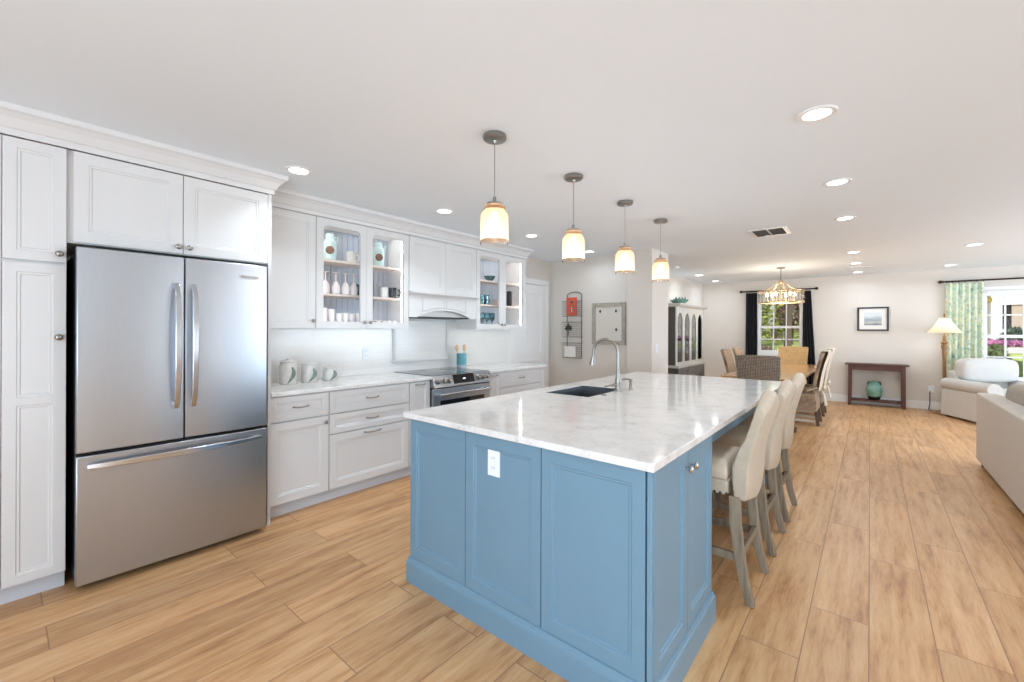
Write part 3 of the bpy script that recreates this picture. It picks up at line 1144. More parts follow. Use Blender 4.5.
# ---------------------------------------------------------------- things inside the glass cabinets and on the counters
def lathe_thing(name, prof, mat, label, cat, loc, group=None, n=20, cap1=False):
    o = MB().lathe(prof, (0, 0, 0), n, cap1=cap1).build(name, mat, None, smooth=True)
    return tag(o, label, cat, group, loc)


CUP = [(.028, 0), (.036, .004), (.038, .04), (.039, .09), (.036, .09), (.034, .012), (.0, .012)]


def mug(mat, label, loc, rz=0.0, s=1.0, group='mugs in the glass cabinets'):
    o = MB().lathe([(r * s, z * s) for r, z in CUP], (0, 0, 0), 20, cap1=False).build('mug', mat, None, smooth=True)
    tag(o, label, 'mug', group, loc, rz)
    MB().tube([(.036 * s, 0, .075 * s), (.058 * s, 0, .072 * s), (.066 * s, 0, .048 * s), (.058 * s, 0, .025 * s), (.036 * s, 0, .02 * s)], .005 * s, 8).build('handle', mat, o, smooth=True)
    return o


def oval_jar(label, loc):
    o = MB().lathe([(.042, 0), (.052, .01), (.056, .08), (.054, .15), (.044, .18), (.032, .195), (.036, .215), (.03, .235), (.0, .24)], (0, 0, 0), 20).build('lidded_jar', 'aqua', None, smooth=True)
    tag(o, label, 'jar', 'aqua jars in the glass cabinet', loc, R(63))
    MB().lathe([(.036, -.0), (.034, -.006), (.0, -.010)], (0, -.053, .085), 18, 'y', cap0=False).build('medallion', 'brown_oval', o, smooth=True)
    MB().tube([(.034, 0, .2), (.062, 0, .21), (.058, 0, .17), (.05, 0, .15)], .006, 6).build('handle', 'aqua', o, smooth=True)
    return o


S1, S2, S0 = 1.9685, 1.6725, 1.3865
XI = -3.67
oval_jar('aqua lidded jar with brown oval, left door of the cabinet near the refrigerator', (XI, 1.875, S1))
oval_jar('aqua lidded jar with brown oval behind the second glass door', (XI, 2.365, S1))
mug('china', 'white mug on the top shelf beside the aqua jar', (XI, 2.075, S1), R(80), 1.15)
mug('china', 'white mug on the middle shelf beside black patterned mugs', (XI + .03, 2.405, S2), R(85), 1.1)
mug('black_mug', 'black patterned mug in front at the right end of the middle shelf', (XI + .05, 2.495, S2), R(70), 1.1)
mug('black_mug', 'black patterned mug half hidden left of the white mug', (XI - .09, 2.29, S2), R(120), 1.05)
GOB = [(.03, 0), (.03, .003), (.005, .008), (.005, .07), (.02, .085), (.036, .12), (.038, .15), (.033, .185), (.031, .185), (.036, .15), (.034, .122), (.0, .09)]
ord5 = ('leftmost', 'second from the left', 'third from the left', 'fourth from the left', 'fifth from the left', 'sixth from the left', 'rightmost')
for i, y in enumerate((1.81, 1.905, 1.995, 2.075)):
    o = MB().lathe([(r, .187 - z) for r, z in GOB][::-1], (0, 0, 0), 18, cap0=False, cap1=True).build('wine_glass', 'pinkish', None, smooth=True)
    tag(o, 'upturned stem glass on the middle shelf, ' + ord5[i] + ' of four', 'wine glass', 'upturned stem glasses on the middle shelf', (XI + .05, y, S2))
lathe_thing('tumbler', [(.03, 0), (.036, .10), (.033, .10), (.027, .006), (0, .006)], 'aqua_glass', 'teal glass tumbler at the right end of the stem glasses', 'glass', (XI + .06, 2.135, S2))
for i, (y, h) in enumerate(((1.80, .16), (1.865, .15), (1.935, .115), (1.995, .12), (2.055, .115), (2.12, .12))):
    lathe_thing('tumbler', [(.025, 0), (.03, h), (.027, h), (.022, .006), (0, .006)], 'pinkish', 'pale tall tumbler on the bottom shelf, ' + ord5[i] + ' of six', 'glass', (XI + .05, y, S0), 'tumblers on the bottom shelf behind the first glass door')
for i, y in enumerate((2.325, 2.385, 2.445, 2.505)):
    lathe_thing('small_cup', [(.022, 0), (.028, .06), (.025, .06), (.02, .006), (0, .006)], 'pinkish', 'small pale cup low behind second glass door, ' + ord5[i] + ' of four', 'cup', (XI + .05, y, S0), 'small cups behind the second glass door')
# far glass cabinet
lathe_thing('serving_bowl', [(.03, 0), (.05, .02), (.075, .06), (.07, .06), (.045, .025), (0, .02)], 'teal_dark', 'dark teal bowl on top shelf of the far glass cabinet', 'bowl', (XI + .03, 3.92, S1))
for i, y in enumerate((3.77, 3.85)):
    lathe_thing('tumbler', [(.032, 0), (.036, .12), (.033, .12), (.029, .006), (0, .006)], 'aqua_glass', 'aqua tumbler on middle shelf of far glass cabinet, ' + ('left' if i == 0 else 'right') + ' of two', 'glass', (XI + .04, y, S2), 'aqua tumblers in the far glass cabinet')
lathe_thing('serving_bowl', [(.03, 0), (.05, .02), (.065, .07), (.06, .07), (.042, .025), (0, .02)], 'dark_grey', 'dark grey bowl beside the aqua tumblers', 'bowl', (XI - .06, 3.935, S2))
tag(MB().box(-.05, .05, -.04, .04, 0, .06).build('recipe_box', 'shelf', None, bevel=.004), 'small cream box at right on the middle shelf of the far cabinet', 'box', None, (XI + .05, 4.03, S2))
for i, y in enumerate((3.76, 3.85, 3.94)):
    o = MB().lathe(GOB, (0, 0, 0), 18, cap1=False).build('wine_glass', 'aqua_glass', None, smooth=True)
    tag(o, 'pale blue stem glass low in far glass cabinet, ' + ord5[i] + ' of three', 'wine glass', 'stem glasses in the far glass cabinet', (XI + .05, y, S0))
lathe_thing('dark_vase', [(.028, 0), (.034, .02), (.034, .17), (.03, .19), (.026, .19), (.028, .02), (0, .02)], 'black', 'tall black vase standing behind the far right glass door', 'vase', (XI + .06, 4.265, S2))

# counter things
CZ = .9145
for i, (y, r, h) in enumerate(((1.512, .066, .205), (1.684, .065, .172), (1.865, .06, .128))):
    lab = ('tallest grey veined canister, nearest the refrigerator', 'middle sized grey veined canister on the worktop', 'shortest grey veined canister, farthest from the refrigerator')[i]
    o = thing('canister', lab, 'canister', (-3.64, y, CZ), R(35), 'canisters on the worktop')
    MB().lathe([(r * .93, 0), (r, .006), (r * 1.0, h * .70), (r * .9, h * .80), (r * .86, h * .84), (r * .86, h * .85)], (0, 0, 0), 24).build('body', 'marble', o, smooth=True)
    MB().lathe([(r * .92, h * .85), (r * .96, h * .87), (r * .95, h * .91), (r * .5, h * .955), (r * .18, h * .96), (r * .22, h), (0, h * 1.01)], (0, 0, 0), 24).build('lid', 'marble', o, smooth=True)
    b = MB()
    pts = []
    for k in range(9):
        u = k / 8
        a = R(-60 + 40 * math.sin(u * 2.4))
        rr = r * 1.005 if u < .85 else r * .97
        pts.append((rr * math.cos(a), rr * math.sin(a), h * (.06 + .62 * u)))
    b.tube(pts, [.004 + .013 * math.sin(PI * min(1, (1 - k / 8) * 1.0 + .05)) for k in range(9)], 8)
    b.build('painted_leaf', 'canister_leaf', o, smooth=True)
cr_ = thing('utensil_crock', 'turquoise crock with wooden spoons beside the range', 'utensil crock', (-3.70, 3.50, CZ))
MB().lathe([(.05, 0), (.056, .006), (.056, .035)], (0, 0, 0), 28).build('glazed_foot', 'bead', cr_, smooth=True)
MB().lathe([(.056, .035), (.058, .05), (.058, .165), (.054, .168), (.05, .16), (.05, .04)], (0, 0, 0), 28).build('body', 'turquoise', cr_, smooth=True)
for i, (dx, dy, lean) in enumerate(((-.01, -.022, -.055), (.005, .022, .03))):
    b = MB()
    b.tube([(dx, dy, .05), (dx, dy + lean * .6, .20)], .006, 8)
    b.lathe([(.006, -.02), (.02, 0), (.026, .03), (.02, .055), (.004, .065)], (dx, dy + lean * .7, .21), 14, sx=.5)
    o = b.build('wooden_spoon', 'spoonwood', None, smooth=True)
    tag(o, 'pale wooden spoon leaning ' + ('left' if i == 0 else 'right') + ' in the turquoise crock', 'spoon', 'wooden spoons in the crock', (-3.70, 3.50, CZ))


def outlet(name, label, loc, rz, switch=False, group='wall plates'):
    t = thing(name, label, 'switch' if switch else 'outlet', loc, rz, group)
    MB().box(-.036, .036, -.006, 0, -.058, .058).build('cover_plate', 'plastic_white', t, bevel=.002)
    if switch:
        MB().box(-.017, .017, -.009, -.006, -.034, .034).build('rocker', 'plastic_white', t, bevel=.001)
    else:
        for z in (-.022, .022):
            r_ = MB().lathe([(.016, 0), (.016, -.002)], (0, -.006, z), 16, 'y').build('receptacle', 'plastic_white', t)
            MB().box(-.008, -.005, -.0088, -.007, z - .002, z + .008).box(.005, .008, -.0088, -.007, z - .002, z + .008).build('slots', 'slot', r_)
    return t


outlet('wall_outlet', 'white outlet on the backsplash between the canisters and range', (XL + .0125, 2.33, 1.12), PI / 2)
outlet('wall_outlet', 'white outlet low on the far wall beside the floor lamp', (.82, YF - .0005, .36), 0)
outlet('light_switch', 'white light switch on the short wall beside the hutch', (-2.1595, 5.56, 1.125), PI / 2, True)

# ================================================================ kitchen island
ISL = thing('kitchen_island', 'slate blue panelled island cabinet with white quartz top', 'kitchen island', (0, 0, 0))
IX0, IX1, IY0, IY1 = -1.91, -.568, 1.43, 4.40
ISE = 2.155
b = MB()
b.box(IX0, IX1 - .022, IY0 + .022, ISE, .11, .882)
b.box(IX0, -1.02, ISE, 2.44, .11, .882).box(IX0, -1.02, 3.10, IY1, .11, .882)
b.box(IX0, IX0 + .06, 2.44, 3.10, .11, .882).box(-1.36, -1.02, 2.44, 3.10, .11, .882).box(IX0 + .06, -1.36, 2.44, 3.10, .11, .66)
b.build('carcass', 'blue', ISL)
# front panels
xs = [(-1.908, -1.4835), (-1.4785, -1.0385), (-1.0335, -.5935)]
fronts = []
for a, c in xs:
    fronts.append(shaker(ISL, a, c, .135, .875, 'blue', 'panel', fw=.048, y=IY0, panels=[(.19, .822)]))
MB().box(-.588, -.570, IY0 + .002, IY0 + .03, .11, .882).build('corner_post', 'blue', ISL, bevel=.002)
# base moulding
prof = [(0, 0), (.014, 0), (.014, .10), (.012, .112), (.008, .118), (.005, .132), (0, .134)]
pth = [(IX0, IY1), (IX0, IY0), (IX1, IY0), (IX1, ISE), (-1.02, ISE)]
rows = [offset_path(pth, dd) for dd, z in prof]
b = MB().rings([[(rows[k][i][0], rows[k][i][1], prof[k][1]) for k in range(len(prof))] for i in range(len(pth))])
b.build('base_moulding', 'blue', ISL)
MB().box(-1.02, -.99, ISE, IY1, 0, .11).build('plinth', 'blue', ISL)
# right side doors (facing the seating)
sd = bpy.data.objects.new('side_unit', None)
for j, (a, c) in enumerate(((1.452, 1.801), (1.805, 2.150))):
    bb = MB()
    door_leaf(bb, a, c, .135, .875, [(a + .048, c - .048, .19, .822)], y=0)
    # turn the leaf so that it faces +X
    bb.v = [(IX1 - y, x, z) for x, y, z in bb.v]
    o = bb.build('door', 'blue', ISL)
    yk = c - .03 if j == 0 else a + .03
    MB().lathe([(.006, 0), (.006, .014), (.014, .018), (.016, .024), (.012, .029), (.004, .031)], (IX1, yk, .805), 14, 'x').build('knob', 'chrome', o, smooth=True)
bpy.data.objects.remove(sd)
MB().box(-.63, -.605, ISE, IY1, .80, .882).box(-1.02, -.63, IY1 - .025, IY1, .80, .882).build('apron', 'blue', ISL)
MB().box(-1.02, -.61, 4.33, 4.375, .0, .80).build('end_leg', 'blue', ISL, bevel=.003)
# worktop with the sink cut-out
tx0, tx1, ty0, ty1 = -1.935, -.552, 1.40, 4.44
SX0, SX1, SY0, SY1 = -1.80, -1.44, 2.52, 3.06
z0, z1 = .884, .914
b = MB()
O = [(tx0, ty0), (tx1, ty0), (tx1, ty1), (tx0, ty1)]
I = [(SX0, SY0), (SX1, SY0), (SX1, SY1), (SX0, SY1)]
b.rings([[(x, y, z0) for x, y in I], [(x, y, z0) for x, y in O], [(x, y, z1) for x, y in O], [(x, y, z1) for x, y in I]], closed=True)
ct = b.build('countertop', 'quartz', None, bevel=.004)
tag(ct, 'large white quartz slab on the slate blue island', 'countertop')
# sink
sk = thing('undermount_sink', 'dark stainless undermount sink set into the island top', 'sink', (0, 0, 0))
b = MB()
g = .004
b.rings([[(SX0 + g, SY0 + g, z1 - .006), (SX1 - g, SY0 + g, z1 - .006), (SX1 - g, SY1 - g, z1 - .006), (SX0 + g, SY1 - g, z1 - .006)],
         [(SX0 + g, SY0 + g, .70), (SX1 - g, SY0 + g, .70), (SX1 - g, SY1 - g, .70), (SX0 + g, SY1 - g, .70)]], cap0=False)
b.build('basin', 'sink', sk, solid=.003)
MB().lathe([(.045, 0), (.045, .003), (.03, .004), (.02, -.001), (0, -.001)], (-1.62, 2.77, .7025), 20).build('drain', 'chrome', sk, smooth=True)
# faucet
fc = thing('faucet', 'brushed nickel gooseneck faucet behind the island sink', 'faucet', (-1.408, 2.89, z1))
MB().lathe([(.03, 0), (.03, .006), (.024, .012), (.019, .04), (.024, .06), (.022, .085), (.016, .11), (.017, .14), (.013, .15)], (0, 0, 0), 20).build('base', 'nickel', fc, smooth=True)
pts = [(0, 0, .14), (0, 0, .26)]
for i in range(13):
    a = PI * i / 12 * .93
    pts.append((-.10 + .10 * math.cos(a), 0, .28 + .10 * math.sin(a)))
pts.append((-.203, 0, .245))
MB().tube(pts, .0115, 12).build('spout', 'nickel', fc, smooth=True)
MB().tube([(-.202, 0, .25), (-.207, 0, .225), (-.211, 0, .198), (-.213, 0, .182)], [.012, .015, .02, .021], 14).build('spray_head', 'nickel', fc, smooth=True)
MB().tube([(0, 0, .05), (-.01, -.03, .052), (-.03, -.06, .05), (-.05, -.10, .043)], [.013, .012, .008, .006], 10).build('lever', 'nickel', fc, smooth=True)
sp = thing('soap_dispenser', 'small nickel soap dispenser beside the faucet', 'soap dispenser', (-1.385, 3.06, z1))
MB().lathe([(.022, 0), (.022, .005), (.013, .012), (.011, .06), (.013, .065), (.013, .08)], (0, 0, 0), 16).build('body', 'nickel', sp, smooth=True)
MB().tube([(0, 0, .07), (-.03, 0, .078), (-.07, 0, .072)], .006, 8).build('nozzle', 'nickel', sp, smooth=True)
tag(MB().lathe([(.02, 0), (.02, .004), (.014, .008), (0, .008)], (0, 0, 0), 18).build('sink_button', 'nickel', None, smooth=True), 'flat nickel disposal button in the top beside the sink', 'button', None, (-1.40, 2.66, z1))
o = outlet('wall_outlet', 'white outlet on the middle front panel of the island', (-1.303, IY0 + .0085, .757), 0)

# ================================================================ bar stools
def make_stool(label, loc, rz):
    t = thing('bar_stool', label, 'bar stool', loc, rz, 'linen stools along the island')
    w = .225
    # local: faces -y; rear leg tips at y=0
    b = MB()
    rg = []
    for (z, yr, th, hw) in ((.512, .030, .052, .205), (.53, .020, .068, .214), (.60, .014, .080, .222), (.68, .010, .084, .225), (.76, -.002, .072, .212), (.82, -.018, .058, .203), (.88, -.036, .056, .210), (.93, -.053, .056, .222), (.955, -.060, .056, .226)):
        ring = []
        nx = 16
        for i in range(nx + 1):
            u = -1 + 2 * i / nx
            e = (1 - u * u)
            top = .068 * math.cos(u * PI / 2) ** 1.6 * max(0, (z - .86) / .095)
            bot = -.03 * (1 - abs(u)) * max(0, (.60 - z) / .085)
            ring.append((u * hw, -yr + .016 * e - .010, z + top + bot))
        for i in range(nx, -1, -1):
            u = -1 + 2 * i / nx
            e = (1 - u * u)
            top = .064 * math.cos(u * PI / 2) ** 1.6 * max(0, (z - .86) / .095)
            bot = -.03 * (1 - abs(u)) * max(0, (.60 - z) / .085)
            ring.append((u * hw * .985, -yr - th * (1 + .1 * e), z + top + bot))
        rg.append(ring)
    # round the top over, then close top and bottom with quad strips
    nx1 = 17
    last = rg[-1]
    for up, k_ in ((.020, .72), (.030, .30)):
        ring = []
        for i in range(nx1):
            f, r_ = Vector(last[i]), Vector(last[2 * nx1 - 1 - i])
            m_ = (f + r_) / 2
            ring.append(tuple(m_ + (f - m_) * k_ + Vector((0, 0, up))))
        for i in range(nx1 - 1, -1, -1):
            f, r_ = Vector(last[i]), Vector(last[2 * nx1 - 1 - i])
            m_ = (f + r_) / 2
            ring.append(tuple(m_ + (r_ - m_) * k_ + Vector((0, 0, up))))
        rg.append(ring)
    b.rings(rg, cap0=False, cap1=False)
    for off in (0, (len(rg) - 1) * 2 * nx1):
        for i in range(nx1 - 1):
            b.f.append((off + i, off + i + 1, off + 2 * nx1 - 2 - i, off + 2 * nx1 - 1 - i))
    bk = b.build('backrest', 'linen', t, bevel=.01, smooth=True, seg=3)
    b = MB()
    n = 6
    b.box(-.215, .215, -.50, -.115, .525, .60)
    b.build('seat_frame', 'linen', t, bevel=.012, smooth=True)
    b = MB()
    rg = []
    for z, ins in ((.60, 0), (.635, -.006), (.665, .008), (.69, .05), (.70, .11)):
        rg.append([(-.21 + ins, -.495 + ins, z), (.21 - ins, -.495 + ins, z), (.21 - ins, -.12 - ins * .3, z), (-.21 + ins, -.12 - ins * .3, z)])
    b.rings(rg)
    st = b.build('seat', 'linen_seat', t, bevel=.012, smooth=True, seg=3)
    b = MB()
    for i in range(14):
        y = -.49 + .37 * i / 13
        for s in (-1, 1):
            b.lathe([(.007, 0), (.005, .004 * s), (0, .006 * s)], (s * .2155, y, .535), 8, 'x')
    b.build('nailhead_trim', 'brass_nail', t, smooth=True)
    for s in (-1, 1):
        MB().bar([(s * .195, -.085, .53), (s * .193, -.083, .40), (s * .192, -.065, .25), (s * .192, -.045, .12), (s * .192, -.012, 0)], [.042, .042, .040, .037, .034], [.05, .05, .046, .042, .038], (0, 1, 0)).build('leg', 'greywash', t, bevel=.003)
        MB().bar([(s * .188, -.465, .53), (s * .188, -.468, .0)], .04, .04, (0, 1, 0)).build('leg', 'greywash', t, bevel=.003)
        MB().box(s * .188 - .011, s * .188 + .011, -.46, -.06, .20, .24).build('stretcher', 'greywash', t, bevel=.002)
    MB().box(-.18, .18, -.075, -.053, .215, .255).build('stretcher', 'greywash', t, bevel=.002)
    MB().box(-.18, .18, -.478, -.456, .17, .215).build('footrest', 'greywash', t, bevel=.002)
    return t


STX = -.435
s0 = make_stool('beige linen camelback bar stool nearest the island corner cabinet', (STX, 2.575, 0), -PI / 2)
copy_tree(s0, None, (STX, 3.205, 0), -PI / 2, 'beige linen camelback bar stool, middle of three at the island')
copy_tree(s0, None, (STX, 3.80, 0), -PI / 2, 'beige linen camelback bar stool nearest the dining table')


# ================================================================ ceiling fixtures
def make_pendant(label, loc):
    t = thing('pendant_light', label, 'pendant light', loc, 0, 'glass pendants over the island')
    MB().lathe([(.062, 0), (.064, -.006), (.064, -.02), (.058, -.026), (.012, -.030), (.008, -.042), (0, -.042)], (0, 0, 0), 28).build('ceiling_rose', 'nickel', t, smooth=True)
    MB().tube([(0, 0, -.03), (0, 0, -.35)], .0025, 8).build('cord', 'nickel', t)
    MB().lathe([(.0, -.335), (.010, -.338), (.011, -.365), (.045, -.372), (.047, -.385), (.03, -.392), (.0, -.392)], (0, 0, 0), 24).build('cap', 'nickel', t, smooth=True)
    MB().lathe([(.018, -.385), (.018, -.42), (.0, -.42)], (0, 0, 0), 16).build('socket', 'nickel', t, smooth=True)
    sh = MB().lathe([(.05, -.384), (.058, -.389), (.060, -.398), (.054, -.408), (.060, -.416), (.072, -.43), (.076, -.447), (.077, -.50), (.076, -.575)], (0, 0, 0), 32, cap0=False, cap1=False).build('jar_shade', 'amber', t, smooth=True)
    MB().lathe([(.076, -.575), (.0775, -.582), (.077, -.598), (.074, -.598), (.0735, -.58)], (0, 0, 0), 32, cap0=False, cap1=False).build('glass_rim', 'clear_band', sh, smooth=True)
    MB().lathe([(.010, -.418), (.020, -.44), (.030, -.475), (.031, -.50), (.024, -.53), (.0, -.545)], (0, 0, 0), 18, cap0=False).build('bulb', 'bulb', t, smooth=True)
    return t


pend_lab = ('nearest the camera end of the island', 'second along the island from the nearest', 'third along the island from the nearest', 'farthest, toward the dining room')
p0 = None
for i, y in enumerate((1.742, 2.543, 3.325, 4.09)):
    lab = 'amber jar glass pendant light, ' + pend_lab[i]
    loc = ((-1.580, -1.572, -1.560, -1.551)[i], y - .004, CE)
    p0 = make_pendant(lab, loc) if i == 0 else (copy_tree(p0, None, loc, 0, lab), p0)[1]
    light('pendant_glow', 'POINT', (loc[0], loc[1], CE - .62), (0, 0, 0), 1.2, (1, .90, .78), shadow_soft_size=.04)


def make_downlight(label, loc):
    t = thing('recessed_light', label, 'recessed light', loc, 0, 'recessed ceiling lights')
    MB().lathe([(.058, -.002), (.06, -.006), (.08, -.007), (.084, -.003), (.084, 0)], (0, 0, 0), 32, cap0=False, cap1=False).build('trim_ring', 'trim', t, smooth=True)
    MB().lathe([(.058, -.003), (.0, -.003)], (0, 0, 0), 32, cap0=False, cap1=False).build('lens', 'lens', t)
    return t


dls = [((-2.90, 1.267), 'above the refrigerator corner'), ((-2.89, 2.522), 'in front of the range hood, second in the kitchen row'),
       ((-2.885, 3.787), 'past the hood, third in the kitchen row'), ((-2.875, 5.043), 'at the kitchen end by the white door'),
       ((-.20, 2.53), 'largest in view, right of the nearest pendant'), ((-.18, 3.78), 'second in the aisle row beside the island'),
       ((-.18, 5.03), 'third in the aisle row, right of the ceiling vent'), ((-.17, 7.27), 'fourth in the aisle row'),
       ((-.17, 8.45), 'fifth in the aisle row'), ((-.17, 9.75), 'last in the aisle row near the far wall'),
       ((.96, 7.53), 'in the living room row before the floral curtain'), ((.965, 9.62), 'in the living room corner above the armchair'),
       ((-2.48, 8.46), 'above the china hutch'), ((-2.51, 9.70), 'in the dining corner by the black curtain'),
       ((-.20, -.6), 'behind the viewer in the aisle row'), ((-2.0, -.6), 'behind the viewer near the pantry')]
d0 = None
for i, ((x, y), lab) in enumerate(dls):
    x, y = x * 1.0143, y * 1.0143
    lab = 'round recessed ceiling light ' + lab
    loc = (x, y, CE)
    d0 = make_downlight(lab, loc) if i == 0 else (copy_tree(d0, None, loc, 0, lab), d0)[1]
    light('downlight', 'AREA', (x, y, CE - .012), (0, 0, 0), (2.0 if x < -2.5 else (0.6 if x < -1 else 3.2)) if y < 4 else (1.2 if x < -2.8 else (1.9 if x < -2.3 else (2.0 if y > 9.3 else 3.0))), ((.80, .90, 1) if x < -1 and y < 4 else (.70, .84, 1)), shape='DISK', size=.11, spread=R(115 if x < -2.5 and y < 4 else 160))

# ceiling vents, detector
v = thing('ceiling_vent', 'white louvred ceiling vent right of the pendants', 'vent', (-.832, 5.305, CE))
b = MB()
b.box(-.17, .17, -.20, -.17, -.008, 0).box(-.17, .17, .17, .20, -.008, 0).box(-.17, -.14, -.17, .17, -.008, 0).box(.14, .17, -.17, .17, -.008, 0).box(-.008, .008, -.17, .17, -.008, 0)
b.build('frame', 'vent', v)
MB().box(-.14, .14, -.17, .17, -.001, -.0002).build('duct_shade', 'vent_dark', v)
b = MB()
for i in range(9):
    y = -.15 + .3 * i / 8
    b.prism([(y - .012, -.001), (y + .010, -.010), (y + .013, -.009), (y - .009, -.001)], 'x', -.14, .14)
b.build('louvres', 'vent_dark', v)
v = thing('slot_diffuser', 'long slim ceiling slot vent near the far wall', 'vent', (-.172, 9.18, CE))
MB().box(-.20, .20, -.03, .03, -.008, 0).build('frame', 'vent', v)
MB().box(-.18, .18, -.014, .014, -.0095, -.008).build('slot', 'vent_dark', v)
tag(MB().lathe([(.055, 0), (.055, -.02), (.045, -.034), (0, -.036)], (0, 0, 0), 24).build('smoke_detector', 'vent', None, smooth=True), 'small round smoke detector on the ceiling before the hutch', 'smoke detector', None, (-2.485, 7.2, CE))

# ================================================================ end wall: wire rack and pin board
rk = thing('wire_mail_rack', 'tall three tier wire mail rack hanging on the beige wall', 'mail rack', (-3.41, YA - .002, .95))
b = MB()
W_ = .125
for s in (-1, 1):
    b.tube([(s * W_ + .015, -.01, 0), (s * W_ + .015, -.01, .93)], .005, 6)
arc = [(W_ * math.cos(PI * i / 12) + .015, -.01, .93 + .05 * math.sin(PI * i / 12)) for i in range(13)]
b.tube(arc, .005, 6)
b.build('frame', 'wire', rk, smooth=True)
for z in (.62, .31, .0):
    b = MB()
    hh = .22
    for zz in (z, z + hh):
        b.tube([(-.15, -.012, zz), (.15, -.012, zz), (.15, -.085 - .02 * (zz > z), zz), (-.15, -.085 - .02 * (zz > z), zz)], .004, 6, closed=True)
    for i in range(13):
        x = -.15 + .3 * i / 12
        b.tube([(x, -.012, z), (x, -.085, z), (x, -.105, z + hh)], .0012, 5)
    for i in range(1, 7):
        q = i / 7
        b.tube([(-.15, -.085 - .02 * q, z + hh * q), (.15, -.085 - .02 * q, z + hh * q)], .0018, 5)
        b.tube([(-.15, -.012, z + hh * q), (-.15, -.085 - .02 * q, z + hh * q)], .0018, 5)
        b.tube([(.15, -.012, z + hh * q), (.15, -.085 - .02 * q, z + hh * q)], .0018, 5)
        b.tube([(-.15, -.012, z + hh * q), (.15, -.012, z + hh * q)], .0018, 5)
    b.build('basket', 'mesh_metal', rk)
b = MB()
lx, lz = -.02, .42
for i, (ang, L) in enumerate(((90, .10), (50, .08), (130, .08), (15, .07), (165, .07))):
    dx, dz_ = math.cos(R(ang)), math.sin(R(ang))
    b.prism([(lx, lz), (lx + dx * L * .5 - dz_ * .022, lz + dz_ * L * .5 + dx * .022), (lx + dx * L, lz + dz_ * L), (lx + dx * L * .5 + dz_ * .022, lz + dz_ * L * .5 - dx * .022)], 'y', -.125, -.115)
b.tube([(lx, -.12, lz), (lx, -.12, lz - .09)], .005, 6)
b.build('leaf_ornament', 'leafdark', rk)
b = MB().box(-.095, .085, -.060, -.050, .0, .27)
cd = b.build('greeting_card', 'coral', None, bevel=.002)
tag(cd, 'coral red card standing in the top basket of the wire rack', 'card', None, (-3.41, YA - .002, 1.577))
MB().lathe([(.018, 0), (.018, -.004)], (.0, -.060, .20), 12, 'y').build('dark_dot', 'leafdark', cd)
MB().box(-.008, .008, -.063, -.060, .05, .13).build('pale_mark', 'paper', cd)
tag(MB().box(-.09, .10, -.118, -.110, .012, .165).build('envelope', 'paper', None, bevel=.001), 'white envelope in the bottom basket of the wire rack', 'envelope', None, (-3.41, YA - .002, .956))
pb = thing('pin_board', 'cream pin board in a weathered grey frame on the beige wall', 'pin board', (-2.835, YA - .001, 1.455))
b = MB()
w, h, f = .258, .295, .055
b.box(-w, -w + f, -.025, 0, -h, h).box(w - f, w, -.025, 0, -h, h).box(-w + f, w - f, -.025, 0, h - f, h).box(-w + f, w - f, -.025, 0, -h, -h + f)
b.build('frame', 'frame_grey', pb, bevel=.004)
MB().box(-w + f, w - f, -.010, -.002, -h + f, h - f).build('board', 'pinboard', pb)
for x, z in ((-.13, .175), (.115, .175), (.12, -.085)):
    MB().lathe([(.010, 0), (.014, -.006), (.010, -.014), (0, -.015)], (x, -.010, z), 10, 'y', sy=1.6).build('clip', 'wire', pb, smooth=True)

# ================================================================ china hutch
hu = thing('china_hutch', 'grey china hutch, darker at the sides, with arched glass doors against the dining wall', 'hutch', (-2.42, 7.16, 0), PI / 2)
HWd, HD = 1.46, .49
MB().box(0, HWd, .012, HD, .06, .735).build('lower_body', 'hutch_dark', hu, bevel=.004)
MB().box(.02, HWd - .02, .03, HD, 0, .06).build('plinth', 'hutch_dark', hu)
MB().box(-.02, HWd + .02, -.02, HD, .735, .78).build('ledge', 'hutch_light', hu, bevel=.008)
for i in range(3):
    a = .02 + i * .475
    o = shaker(hu, a, a + .465, .545, .725, 'hutch_grey', 'drawer', fw=.03, y=-.008)
    MB().tube([(a + .20, -.008, .635), (a + .205, -.03, .63), (a + .26, -.03, .63), (a + .265, -.008, .635)], .006, 6).build('handle', 'nickel', o)
    o = shaker(hu, a, a + .465, .08, .535, 'hutch_grey', 'door', fw=.05, y=-.008)
    knob(o, a + .43, .33, -.008)
b = MB()
UD = .03
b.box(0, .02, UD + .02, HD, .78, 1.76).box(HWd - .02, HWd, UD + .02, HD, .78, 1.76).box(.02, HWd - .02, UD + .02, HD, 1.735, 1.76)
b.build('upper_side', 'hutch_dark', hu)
MB().box(.02, HWd - .02, HD - .015, HD, .78, 1.735).build('back', 'hutch_in', hu)
for z in (1.07, 1.38):
    MB().box(.021, HWd - .021, .08, HD - .016, z, z + .015).build('shelf', 'hutch_in', hu)
